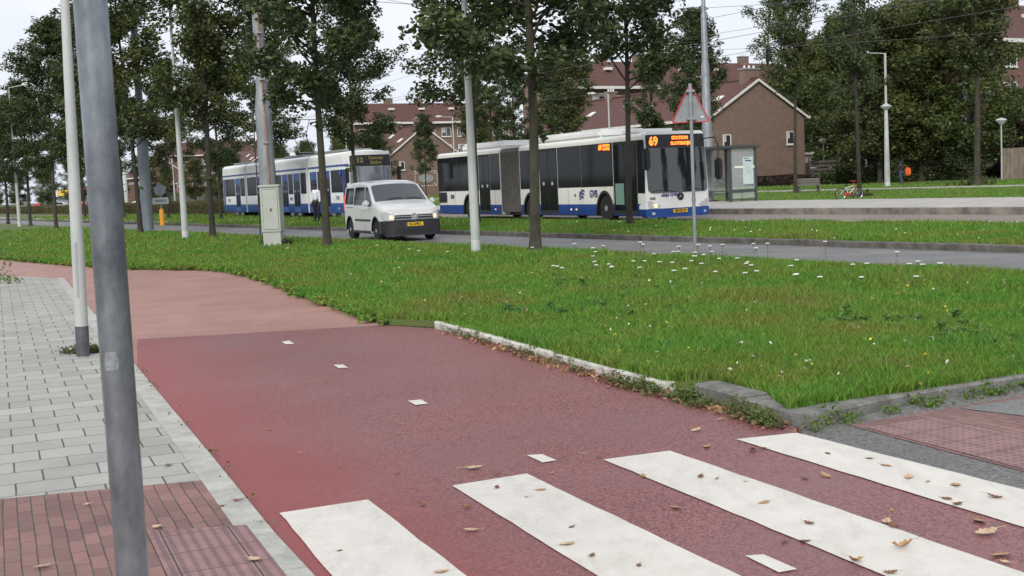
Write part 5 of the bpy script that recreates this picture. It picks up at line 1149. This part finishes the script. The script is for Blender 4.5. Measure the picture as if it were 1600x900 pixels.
for z in (2.43,2.90): q.box(-.075,.075,-.036,.036,z,z+.045,bev=.006)
q.build('clamp',m_steel,sg)
q=MB(); q.box(.17,.23,.030,.0355,2.46,2.50); q.build('sticker',m_lampg,sg)
# bus shelter
shp=UV(43.7,38.0,.2); sh=empty('bus_shelter',UV(44.6,37.2,.2),TH,'dark framed glass bus shelter with a lit map poster, right of the bus','bus shelter')
m_fr=mat('shelter_frame',(.085,.09,.095),.45,.3)
# local x = across road (v), y = along road (u); poster end faces low u
q=MB(); 
for x in (-.75,.75):
    for y in (-2.0,0.,2.0):
        if x<0 and y==0: continue
        q=MB(); q.box(x-.06,x+.06,y-.05,y+.05,-.02,2.42); q.build('upright',m_fr,sh)
q=MB(); q.box(-.95,.95,-2.15,2.15,2.42,2.56,bev=.02); q.build('roof',m_fr,sh)
m_cg2=mat('clear_shelter_glass',(.62,.70,.68),.02,alpha=.22,spec=.7)
q=MB(); q.box(-.68,.68,-2.012,-2.0,.15,2.4); q.build('end_glass',m_cg2,sh); q=MB(); q.box(.745,.757,-1.94,1.94,.15,2.4); q.build('back_glass',m_cg2,sh)
q=MB(); q.box(-.68,.68,-2.03,-2.013,.42,.56); q.box(-.68,.68,-2.03,-2.013,.08,.12); q.build('rail',m_fr,sh)
po=MB(); po.box(-.02,.58,-2.06,-2.031,.78,2.02); P=po.build('map_poster',mat('poster_paper',(.60,.68,.66),.4,scale=9,col2=(.48,.58,.56)),sh)
q=MB(); q.box(.10,.46,-2.064,-2.0605,1.82,1.87); q.box(.06,.30,-2.064,-2.0605,1.93,1.96); q.build('heading',m_dblue,P)
q=MB(); q.tube([(.06,-2.062,1.48),(.2,-2.062,1.42),(.33,-2.062,1.35),(.5,-2.062,1.30)],.008,4); q.tube([(.30,-2.062,1.55),(.31,-2.062,1.25)],.007,4); q.tube([(.1,-2.062,1.2),(.25,-2.062,1.3),(.4,-2.062,1.52)],.006,4); q.build('route_lines',m_zinc,P)
q=MB(); q.box(-.5,.68,-2.032,-2.0302,1.52,1.62); q.build('glass_stripe',m_cream,sh)
q=MB(); q.box(.35,.68,-1.6,1.6,.45,.5); q.build('bench_seat',m_fr,sh)
for y in (-1.3,1.3): q=MB(); q.box(.5,.56,y-.03,y+.03,0,.45); q.build('bench_leg',m_fr,sh)
# park bench near the gable
bn=empty('park_bench',G(1264,301,.03),R(8),'weathered wooden bench beside the crooked lawn tree','bench'); m_wood=mat('weathered_wood',(.20,.185,.16),.8,scale=6,col2=(.13,.12,.10),scl=(.3,1,1))
for k in range(3): q=MB(); q.box(-.85,.85,.22+k*.02,.26+k*.02,.48+k*.15,.60+k*.15); q.build('back_slat',m_wood,bn)
for k in range(3): q=MB(); q.box(-.85,.85,-.24+k*.15,-.12+k*.15,.42,.455); q.build('seat_slat',m_wood,bn)
for x in (-.65,.65): q=MB(); q.box(x-.04,x+.04,-.2,.22,0,.415); q.box(x-.03,x+.03,.261,.30,.3,.92); q.build('leg',m_conc_old,bn)
# slatted wooden screen and pale wooden fence
def pt(px,v,z=0): return onv(px,v,z)
def fence(name,p,q_,h,vert,mt,label,gap=.02,bw=.14):
    o=empty(name,p,math.atan2((q_-p).y,(q_-p).x),label,'fence'); L_=(q_-p).length
    if vert:
        n=int(L_/(bw+gap)); b=MB()
        for k in range(n): x=k*(bw+gap); hh=h+rnd.uniform(-.02,.02); b.prism([(x,.0),(x+bw,.0),(x+bw,hh-.04),(x+bw/2,hh),(x,hh-.04)],-.012,.012,ax='y')
        b.build('board_panel',mt,o); b=MB(); b.box(0,L_,.013,.06,.35,.45); b.box(0,L_,.013,.06,h-.5,h-.4); b.build('rails',mt,o)
    else:
        n=int(h/(bw+gap)); b=MB()
        for k in range(n): z=.1+k*(bw+gap); b.box(0,L_,-.015+(.04 if k%2 else 0),.01+(.04 if k%2 else 0),z,z+bw)
        b.build('slat_panel',mt,o)
    k=0
    while k*2.0<=L_+.1: b=MB(); x=min(k*2.0,L_); b.box(x-.05,x+.05,.061,.15,-.1,h+.05); b.build('post',mt,o); k+=1
m_pw=mat('pale_fence_wood',(.27,.22,.17),.8,scale=4,col2=(.16,.13,.10),scl=(1,1,.2)); m_dw=mat('dark_fence_wood',(.14,.12,.10),.8,scale=5,col2=(.085,.075,.065),scl=(.3,1,1))
fence('wooden_fence',pt(1566,83.5),pt(1680,84.5),2.45,True,m_pw,'pale weathered fence of upright boards at the right edge')
fence('slatted_screen',pt(1263,86.2),pt(1312,86.2),2.6,False,m_dw,'dark screen of horizontal wooden slats between the gable house and the wood',gap=.12,bw=.26)
fence('garden_fence',pt(268,66),pt(350,62),1.8,True,m_dw,'low dark garden fence beyond the hedge left of the tram')
# bollard sign: orange yellow post with round signs
yb=empty('traffic_bollard',UV(76,18.9,.11) if False else G(254,352,.11),0,'yellow orange bollard with round signs at the end of the tram lane','bollard'); m_or=mat('orange_yellow_plastic',(.75,.33,.02),.5)
q=MB(); q.lathe([(.13,0),(.12,.75),(.09,.85),(.03,.88)],16); q.build('bollard_body',m_or,yb,smooth=True); q=MB(); q.lathe([(.03,.85),(.03,2.0)],10); q.build('post',m_steel,yb)
q=MB(); q.lathe([(.30,-.01),(.30,.01)],20,(0,-.05,1.85),'y'); q.build('round_sign',m_gpole,yb); q=MB(); q.box(-.42,.42,-.06,-.04,1.12,1.45,bev=.01); s_=q.build('direction_board',m_zinc,yb); q=MB(); q.box(-.34,.34,-.066,-.0605,1.2,1.37); q.build('board_symbol',m_gpole,s_)
# ------------------------------------------------------------------ bicycle on the tree
bc=empty('bicycle',G(1314,312.5,.04),R(12),'small bicycle with red and white frame leaning against a lawn tree','bicycle')
m_bw_=mat('bicycle_white',(.6,.58,.56),.4); m_br=mat('bicycle_red',(.55,.04,.05),.4)
def bike(o,rw=.27,wb=.86,frame=m_bw_,seat_h=.66,bar_h=.84):
    for x in (0,wb):
        q=MB(); n=22; 
        pts=[(x+rw*math.cos(2*math.pi*k/n),0,rw+rw*math.sin(2*math.pi*k/n)) for k in range(n+1)]; q.tube(pts,.028,6); w=q.build('wheel',m_tyre,o)
        q=MB(); pts=[(x+(rw-.03)*math.cos(2*math.pi*k/n),0,rw+(rw-.03)*math.sin(2*math.pi*k/n)) for k in range(n+1)]; q.tube(pts,.014,5); q.tube([(x,-.04,rw),(x,.04,rw)],.02,6)
        for k in range(10): a=math.pi*2*k/10; q.tube([(x,0,rw),(x+(rw-.03)*math.cos(a),0,rw+(rw-.03)*math.sin(a))],.004,3)
        q.build('rim',m_rim,w)
    q=MB(); bb=(wb*.45,0,rw-.02); st=(wb*.30,0,seat_h-.1); hd_=(wb*.80,0,seat_h-.02); hb=(wb*.83,0,seat_h-.14)
    q.tube([bb,st],.02,6); q.tube([bb,hb],.024,6); q.tube([st,hd_],.02,6); q.tube([bb,(0,.03,rw)],.013,5); q.tube([st,(0,.03,rw)],.012,5); q.build('frame',frame,o)
    q=MB(); q.tube([hd_,hb,(wb,0,rw)],.018,6); q.build('fork',m_br,o)
    q=MB(); q.tube([hd_,(wb*.78,0,bar_h)],.016,6); q.tube([(wb*.74,-.25,bar_h+.02),(wb*.78,0,bar_h),(wb*.74,.25,bar_h+.02)],.016,6); q.build('handlebar',m_br,o)
    q=MB(); q.box(wb*.20,wb*.42,-.06,.06,seat_h-.03,seat_h+.02,bev=.02); q.tube([st,(wb*.3,0,seat_h)],.014,5); q.build('saddle',m_blk,o)
    q=MB(); q.box(wb*.2,wb*.56,-.035,-.02,rw-.07,rw+.05,bev=.01); q.build('chain_guard',m_br,o)
    q=MB(); q.tube([(bb[0],-.08,bb[2]),(bb[0]+.1,-.08,bb[2]-.08)],.01,4); q.box(bb[0]+.06,bb[0]+.15,-.15,-.06,bb[2]-.10,bb[2]-.08); q.build('pedal',m_blk,o)
bike(bc)
# ------------------------------------------------------------------ people (small in the picture, full bodies)
def skin_body(name,J,E,rad,mt,parent,root=0,sub=1):
    me=bpy.data.meshes.new(name); me.from_pydata(J,E,[]); o=bpy.data.objects.new(name,me); COL.objects.link(o)
    md=o.modifiers.new('s','SKIN'); o.modifiers.new('ss','SUBSURF').levels=sub; o.modifiers['ss'].render_levels=sub
    me.skin_vertices if hasattr(me,'skin_vertices') else None
    if not me.skin_vertices: 
        with bpy.context.temp_override(object=o,active_object=o): bpy.ops.mesh.customdata_skin_add()
    for i,r in enumerate(rad): sv=me.skin_vertices[0].data[i]; sv.radius=(r,r) if not isinstance(r,tuple) else r; sv.use_root=(i==root)
    dg=bpy.context.evaluated_depsgraph_get(); dg.update(); m2=bpy.data.meshes.new_from_object(o.evaluated_get(dg)); bpy.data.objects.remove(o)
    m2.materials.clear(); m2.materials.append(mt); m2.shade_smooth(); p=bpy.data.objects.new(name,m2); COL.objects.link(p); p.parent=parent; return p
m_skin=mat('brown_skin',(.10,.055,.035),.6); m_hair=mat('black_hair',(.012,.01,.01),.8)
def person(loc,rz,label,shirt,trousers,H=1.76,walk=.0,armswing=.0,sit=False,shoes=None):
    o=empty('person',loc,rz,label,'person'); k=H/1.76
    J=[(0,0,.95),(0,0,1.12),(0,-.01,1.32),(0,0,1.45),(0,.005,1.52),(0,.01,1.60),(0,.015,1.70)]; r=[.12,.115,.13,.085,.048,.075,.07]
    E=[(0,1),(1,2),(2,3),(3,4),(4,5),(5,6)]
    legs={};arms={}
    for s in (-1,1):
        i=len(J); f=walk*s
        if sit: J+=[(s*.09,0,.88),(s*.13,.40,.82),(s*.13,.46,.42),(s*.13,.50,.36),(s*.13,.62,.34)]
        else: J+=[(s*.09,0,.88),(s*.10,f*.5+.02,.50),(s*.10,f-(.05 if f<0 else 0),.10),(s*.10,f-.0,.05),(s*.11,f+.15,.035)]
        r+=[.095,.06,.042,.038,.034]; E+=[(0,i),(i,i+1),(i+1,i+2),(i+2,i+3),(i+3,i+4)]; legs[s]=i
        i=len(J); a=armswing*-s
        if sit: J+=[(s*.18,0,1.40),(s*.24,.16,1.18),(s*.22,.42,1.12),(s*.22,.48,1.12)]
        else: J+=[(s*.18,0,1.40),(s*.22,a*.4,1.14),(s*.22,a+.05,.90),(s*.22,a+.08,.83)]
        r+=[.055,.042,.03,.026]; E+=[(3,i),(i,i+1),(i+1,i+2),(i+2,i+3)]; arms[s]=i
        h=i+3; hx,hy,hz=J[h]; dn=Vector((0,.6,-.1)) if sit else Vector((0,.15,-1)); dn.normalize()
        for q_ in range(4): 
            w=Vector((0,(q_-1.5)*.02,0)) if not sit else Vector(((q_-1.5)*.02,0,0)); ln=(.075,.085,.08,.065)[q_]; a0=Vector(J[h])+w+dn*.03; a1=a0+dn*ln*.5; a2=a1+(dn+Vector((-s*.3,0,0))).normalized()*ln*.5
            ii=len(J); J+=[tuple(a0),tuple(a1),tuple(a2)]; r+=[.010,.009,.008]; E+=[(h,ii),(ii,ii+1),(ii+1,ii+2)]
        ii=len(J); t0=Vector(J[h])+Vector((-s*.02,.03,-.0)); J+=[tuple(t0),tuple(t0+dn*.05+Vector((0,.015,0)))]; r+=[.011,.009]; E+=[(h,ii),(ii,ii+1)]
    ix=len(J); J.append((0,.095,1.615)); r.append(.016); E.append((5,ix))        # nose
    Js=[(x*k,y*k,z*k) for x,y,z in J]; skin_body('body',Js,E,[a*k for a in r],m_skin,o)
    # clothes grow over the same joints
    def sub(ids,edges,rr,nm,mt): 
        mp2={a:i for i,a in enumerate(ids)}; skin_body(nm,[Js[a] for a in ids],[(mp2[a],mp2[b]) for a,b in edges],rr,mt,o)
    a0,a1=arms[-1],arms[1]; l0,l1=legs[-1],legs[1]
    sub([0,1,2,3,a0,a0+1,a0+2,a1,a1+1,a1+2],[(0,1),(1,2),(2,3),(3,a0),(a0,a0+1),(a0+1,a0+2),(3,a1),(a1,a1+1),(a1+1,a1+2)],[.15,.14,.155,.10,.08,.062,.05,.08,.062,.05],'jacket',shirt)
    sub([0,l0,l0+1,l0+2,l1,l1+1,l1+2],[(0,l0),(l0,l0+1),(l0+1,l0+2),(0,l1),(l1,l1+1),(l1+1,l1+2)],[.13,.115,.08,.062,.115,.08,.062],'trousers',trousers)
    for s in (-1,1):
        p=Vector(Js[legs[s]+3]); q=MB(); q.box(p.x-.05,p.x+.05,p.y-.08,p.y+.21,p.z-.055,p.z+.05,bev=.03); q.build('shoe',shoes or m_blk,o,smooth=True)
    q=MB(); c=Js[6]; q.lathe([(.001,.075),(.055,.062),(.083,.02),(.086,-.03),(.078,-.05)],16,(c[0],c[1]-.012,c[2]+.02)); q.build('hair',m_hair,o,smooth=True)
    for s in (-1,1): q=MB(); q.lathe([(.001,.012),(.010,.0),(.001,-.012)],8,(s*.028,.084,Js[5][2]+.035)); q.build('eye',m_ink,o)
    for s in (-1,1): q=MB(); q.box(s*.078-.008,s*.078+.008,.0,.035,Js[5][2],Js[5][2]+.05,bev=.005); q.build('ear',m_skin,o)
    q=MB(); q.box(-.022,.022,.082,.09,Js[5][2]-.045,Js[5][2]-.037); q.build('mouth',mat('lips',(.12,.04,.035),.5),o)
    return o
m_ws1=mat('white_shirt',(.74,.78,.84),.8,var=.1,scale=8); m_navy=mat('navy_trousers',(.012,.014,.03),.8); m_darkj=mat('dark_jacket',(.03,.027,.032),.8,var=.3,scale=9); m_jean=mat('blue_jeans',(.035,.085,.16),.8,var=.3,scale=10)
person(G(496,347.0,.1)+dV*0,R(150),'person in a white shirt and dark trousers standing beside the tram',m_ws1,m_navy,1.78)
pw=G(1408,287.5,.03); person(pw,R(15),'person in dark top and blue jeans walking by the wood with orange bag',m_darkj,m_jean,1.78,.24,.22)
bg2=empty('shopping_bag',pw+Vector((.55,0,.62)),R(15),'bright orange bag carried by the person in blue jeans','bag'); q=MB(); q.box(-.24,.24,-.09,.09,0,.62,bev=.085); q.build('bag_body',mat('orange_bag',(.9,.16,.02),.55,var=.25,scale=6),bg2,smooth=True)
q=MB(); q.tube([(-.1,0,.6),(-.16,0,.78),(-.3,.0,.82)],.012,5); q.build('handle',m_or,bg2)
# moped rider half behind the near post
rp=G(146,352,.02); sc_=empty('moped',rp,R(205),'dark moped with rider half hidden behind the near grey pole','moped')
for y in (-.62,.62):
    q=MB(); q.lathe([(.12,-.05),(.24,-.05),(.26,0),(.24,.05),(.12,.05)],18,(0,y,.26),'x'); w=q.build('wheel',m_tyre,sc_,smooth=True); q=MB(); q.lathe([(.02,-.03),(.13,-.03),(.13,.03)],12,(0,y,.26),'x'); q.build('rim',m_rim,w)
q=MB(); q.box(-.14,.14,-.75,.0,.42,.72,bev=.08); q.box(-.12,.12,-.1,.5,.25,.34,bev=.03); q.box(-.17,.17,.42,.58,.3,.95,bev=.06); q.build('body',m_wp,sc_,smooth=True)
q=MB(); q.box(-.13,.13,-.7,.05,.74,.82,bev=.03); q.build('seat',m_blk,sc_); q=MB(); q.tube([(0,.62,.3),(0,.5,.95),(0,.45,1.05)],.03,6); q.tube([(-.3,.38,1.1),(0,.45,1.06),(.3,.38,1.1)],.018,6); q.build('handlebar',m_blk,sc_); q=MB(); q.lathe([(.08,0),(.05,.06)],12,(0,.6,.85),'y'); q.build('headlight',m_lampg,sc_)
pr_=person(rp+Matrix.Rotation(R(205),3,'Z')@Vector((0,-.25,-.03)),R(205),'moped rider in dark clothes half hidden behind the near grey pole',m_darkj,m_navy,1.7,sit=True)
# ------------------------------------------------------------------ fallen leaves, litter, flowers, weeds
m_dl=[mat('dry_leaf_tan',(.42,.24,.11),.7,var=.4,scale=40),mat('dry_leaf_brown',(.20,.085,.035),.7,var=.4,scale=40),mat('dry_leaf_pale',(.50,.36,.22),.7,var=.3,scale=40)]
def leafmesh(seed,curl=.4,L_=.10):
    q=random.Random(seed); b=MB(); n=9; 
    for i in range(n+1):
        t=i/n; w=(.30*math.sin(math.pi*t**.85)+.01)*(1.0 if i%2 else .62)*L_; x=(t-.5)*L_; z=curl*.32*L_*(2*t-1)**2; c=curl*q.uniform(.5,1)*w
        b.v+=[(x,-w,z+c),(x,0,z),(x,w,z+c*.9)]
    for i in range(n): a=i*3; b.f+=[(a,a+3,a+4,a+1),(a+1,a+4,a+5,a+2)]; b.m+=[0,0]
    b.tube([(-.5*L_,0,curl*.32*L_),(-.68*L_,0,.3*curl*L_),(-.85*L_,.01,.45*curl*L_)],.0012,3); return b
lp=[]
for k in range(6):
    o=leafmesh(k,[.12,.5,.3,.95,.18,.4][k],[.10,.085,.11,.095,.07,.06][k]).build('fallen_leaf',m_dl[k%3],fix=False); lp.append(o)
first=[True]*6
def leaf(px,py,k,label,sc=1.,z=.018,rz=None,cat='leaf',grp='dry oak leaves fallen on the crossing and cycle path'):
    p=G(px,py,z); rz=rnd.uniform(0,6.28) if rz is None else rz
    if first[k]: o=lp[k]; first[k]=False
    else: o=lp[k].copy(); COL.objects.link(o)
    o.location=p; o.rotation_euler=(rnd.uniform(-.15,.15),rnd.uniform(-.15,.15),rz); o.scale=(sc*.72,)*3; tag(o,label,cat,grp)
Ls={'z1':'small dry leaf lying on the leftmost zebra stripe','z2':'small dry leaf lying on the second zebra stripe from the left','z3':'small dry leaf lying on the third zebra stripe from the left','z4':'small dry leaf lying on the rightmost zebra stripe','p':'small dry leaf lying on the red asphalt above the zebra stripes','g':'small dry leaf lying on the red asphalt between the zebra stripes','s':'small dry leaf lying on the sidewalk at left'}
for px,py,k,w,s in [(531,860,4,'z1',.6),(690,893,2,'z1',.9),(776,762,1,'z2',.9),(845,765,0,'z2',.9),(822,776,5,'z2',.8),(893,823,4,'z2',.8),(885,850,2,'z2',1.),(1005,743,0,'z3',.8),(1095,745,1,'z3',1.1),(1165,752,5,'z3',.7),(1120,748,1,'z3',.5),(1193,785,0,'z3',1.),(1265,818,1,'z3',1.),
    (1391,895,1,'z3',1.),(1293,708,4,'z4',1.),(1358,716,4,'z4',1.),(1385,727,0,'z4',1.),(1420,745,2,'z4',1.1),(1495,788,1,'z4',1.1),(1555,777,1,'z4',1.3),(1480,779,4,'z4',1.3),(1190,700,1,'g',.9),
    (740,731,2,'p',1.4),(935,713,4,'p',.9),(912,708,5,'p',.8),(1104,697,0,'p',1.1),(1087,672,2,'p',1.),(862,739,5,'p',.8),(776,740,1,'p',.7),(620,739,4,'p',.8),(530,731,1,'p',.5),(420,670,0,'p',.7),(460,548,5,'p',.7),(537,552,4,'p',.6),(275,635,5,'p',.6),(660,788,4,'g',1.1),(728,792,1,'g',.9),
    (735,828,2,'g',.9),(925,868,1,'g',.8),(1055,792,0,'g',1.),(1258,845,4,'g',1.2),(1290,742,0,'g',1.2),(1257,746,4,'g',1.2),(1385,815,2,'g',1.),(1540,832,2,'g',1.5),(1563,866,0,'g',1.3),(1570,878,5,'g',1.),(1530,813,0,'g',1.3),(1450,752,5,'g',1.),(1225,845,4,'g',1.),(470,707,5,'p',.6),(998,883,4,'z2',.9),
    (262,725,0,'s',1.1),(135,788,5,'s',1.),(245,823,2,'s',.9),(65,885,2,'s',1.),(345,790,4,'s',.9),(370,781,4,'s',1.),(398,874,2,'s',1.)]:
    leaf(px,py,k,Ls[w],s,z=.018 if w!='s' else .046)
leaf(1410,854,3,'large curled brown oak leaf near the bottom of the third zebra stripe',1.35,z=.026,rz=2.9)
leaf(1337,877,3,'orange brown curled leaf with a long stalk left of the large curled leaf',1.1,z=.024,rz=.3)
leaf(1393,800,3,'small dark curled leaf standing on the red strip above the large curled leaf',.7,z=.024,rz=1.2)
leaf(1398,823,1,'dark lobed leaf tip pointing down at the edge of the third zebra stripe',1.3,rz=-1.2)
leaf(1493,757,0,'upright orange lobed leaf on the rightmost zebra stripe',1.3,rz=1.4)
leaf(1176,702,1,'thin dark leaf at the left end of the rightmost zebra stripe',1.3,rz=1.2)
# uncountable litter and weeds along the kerb
def along(pts,n,jit,z,seed):
    q=np.random.RandomState(seed); seg=[(pts[i],pts[i+1]) for i in range(len(pts)-1)]; ln=np.array([(b-a).length for a,b in seg]); i=q.choice(len(seg),n,p=ln/ln.sum()); t=q.uniform(0,1,n)
    return np.array([[*(seg[a][0].lerp(seg[a][1],b))[:2],z] for a,b in zip(i,t)])+np.concatenate([q.normal(0,jit,(n,2)),np.abs(q.normal(0,.006,(n,1)))],1)
gut=[G(1235,676),G(1050,624),G(960,600),G(850,566),G(700,520)]
cl=along(gut,900,.06,.02,3); V,Fc=leafcloud(cl,np.full(len(cl),.015),900,.045,5,flat=.3); tag(rawmesh('leaf_litter',V,Fc,mat('leaf_litter',(.34,.20,.11),.8,island=.6,scale=2,col2=(.16,.08,.045))),'dry leaf litter gathered along the foot of the kerb','leaf litter',kind='stuff')
def weeds(name,pts,n,nl,h,label,seed,jit=.03,z=.0,mt=None,leafs=.024):
    q=np.random.RandomState(seed); c=along(pts,n,jit,z,seed); hh=h*q.beta(1.3,2.5,n)*1.6+.02; i=q.randint(0,n,nl); t=q.uniform(0,1,nl)
    C_=c[i]+np.stack([q.normal(0,.03,nl),q.normal(0,.03,nl),t*hh[i]],1); V,Fc=leafcloud(C_,np.full(nl,.02),nl,leafs,seed+1,flat=1.2); o=rawmesh(name,V,Fc,mt or mat('weed_leaves',(.10,.15,.035),.6,island=.5,trans=.3,scale=3,col2=(.13,.13,.05))); tag(o,label,'weeds',kind='stuff')
weeds('kerb_weeds',gut[:3],50,4200,.09,'low weeds growing in the gutter along the kerb',21)
weeds('kerb_weeds',gut[2:],34,1100,.07,'small weeds along the white painted kerb',22,.02)
weeds('kerb_weeds',[G(1262,674),G(1430,640),G(1600,609),krx],80,6500,.08,'green weeds and grass along the side kerb at right',23,.06,mt=mat('weed_green',(.11,.19,.035),.6,island=.4,trans=.3))
weeds('kerb_weeds',[G(112,556),G(130,557),G(156,556)],30,1600,.05,'moss and weeds round the foot of the pale kerbside lamppost',24,.05,z=.035)
weeds('kerb_weeds',[G(-10,448),G(15,440)],10,420,.45,'wispy green weed at the left edge of the sidewalk',25,.14,z=.03,mt=mat('pale_weed',(.20,.26,.09),.6,island=.4,trans=.4),leafs=.05)
weeds('kerb_weeds',[p for p in kl[1:5]],26,160,.02,'tiny tufts of moss along the light kerb band',26,.01,z=.03,leafs=.02)
weeds('kerb_weeds',[G(415,388),G(450,389)],30,3000,.3,'weeds round the foot of the grey street cabinet',27,.10,z=.07,leafs=.06)
weeds('tree_foot_weeds',[G(1343,309),G(1346,309)],20,1200,.3,'weeds at the foot of the lawn tree with the bicycle',28,.4,z=.05,leafs=.09); weeds('tree_foot_weeds',[G(1505,292),G(1545,291)],50,3000,.4,'tall grass round the foot of the bare lawn trunk',29,.4,z=.05,leafs=.1)
weeds('broadleaf_weeds',[G(1300,520),G(1420,520),G(1560,560)],45,2000,.10,'darker broad leaved weeds in the near grass',30,.30,z=.075,leafs=.055,mt=mat('dark_weeds',(.10,.20,.04),.6,island=.4,trans=.3))
weeds('broadleaf_weeds',[G(820,500),G(1100,500),G(900,450)],60,2200,.07,'low clover and dandelion leaves scattered in the near grass',31,.5,z=.075,leafs=.05,mt=mat('clover',(.09,.18,.045),.6,island=.4,trans=.3))
weeds('edge_grass',vedge[4:],400,12000,.05,'ragged grass overhanging the edge of the faded red path',50,.06,z=.04,mt=m_gr,leafs=.055)
# white yarrow
m_fl=mat('white_flower',(.72,.73,.66),.8); m_st=mat('green_stem',(.09,.14,.04),.7)
def yarrow(seed,h):
    q=random.Random(seed); o=empty('yarrow_plant',(0,0,0)); b=MB(); b.tube([(0,0,-.02),(.01,.01,h*.6),(0,0,h*.93)],.004,5)
    for k in range(6): a=k*1.05; b.tube([(0,0,h*.8),(math.cos(a)*.03,math.sin(a)*.03,h*.97)],.0025,3)
    for k in range(5): a=k*2.3; z=h*(.15+.12*k); b.tube([(0,0,z),(math.cos(a)*.05,math.sin(a)*.05,z+.03)],.005,4)
    b.build('stem',m_st,o); f=MB()
    for k in range(9): a=k*2.4; r=.011*math.sqrt(k)*1.4; f.lathe([(.002,h*.99+.01),(.016,h*.99+.004),(.012,h*.99-.008)],6,(math.cos(a)*r,math.sin(a)*r,0))
    f.build('flower_head',m_fl,o); return o
ys=[yarrow(k,[.34,.46,.24][k]) for k in range(3)]; fy=[True]*3
qy=random.Random(5)
spots=[]
for k in range(52):
    px=qy.choice([qy.uniform(800,1160),qy.uniform(1000,1450),qy.uniform(880,1250)]); py=395+ (px-800)*.045+qy.uniform(0,1)**1.6*34-2
    spots.append((px,py,k%3 if py<418 else 2))
for px,py in ((1062,412),(1092,409),(1110,412),(957,428),(865,426),(1178,408),(1200,408),(1322,402),(1402,428),(1470,452),(640,395),(655,398),(700,400),(590,388),(450,392),(1000,430)): spots.append((px,py,1 if px>1000 else 2))
for px,py,k in spots:
    p=G(px,py+8,.07)
    if vof(p)>14.1: p=UV(uof(p),13.9,.07)
    if fy[k]: o=ys[k]; fy[k]=False; o.location=p
    else: o=dup(ys[k],p,qy.uniform(0,6))
    o.scale=(.66,.66,.8) ; tag(o,'white yarrow with a flat flower head among the grass of the near verge','wildflower','white yarrow along the roadside edge of the verge')
def daisies(name,poly,n,z,size,mt,label,seed,dmin,dmax):
    q=np.random.RandomState(seed); a=q.uniform(-.5,.5,n*5); d=1/q.uniform(1/dmax,1/dmin,n*5); X=np.sin(a)*d; Y=np.cos(a)*d; k=inpoly(X,Y,poly); X,Y,d=X[k][:n],Y[k][:n],d[k][:n]; n=len(X)
    C_=np.stack([X,Y,z+q.uniform(.0,.09,n)],1); V,Fc=leafcloud(C_,np.full(n,.01),n,size,seed); tag(rawmesh(name,V,Fc,mt),label,'small flowers',kind='stuff')
daisies('daisies',vt,150,.12,.03,m_fl,'tiny white flowers scattered through the near grass',40,8,45)
daisies('buttercups',vt,90,.12,.03,mat('yellow_flower',(.65,.5,.05),.7),'tiny yellow flowers scattered through the near grass',41,8,45)
daisies('daisies',[(p.x,p.y) for p in med],200,.16,.04,m_fl,'tiny white flowers on the median strip',42,18,70)
daisies('fallen_leaves_in_grass',vt,220,.07,.045,mat('leaf_litter_pale',(.42,.27,.13),.8,island=.6),'dry leaves fallen in the near grass',43,7,25)
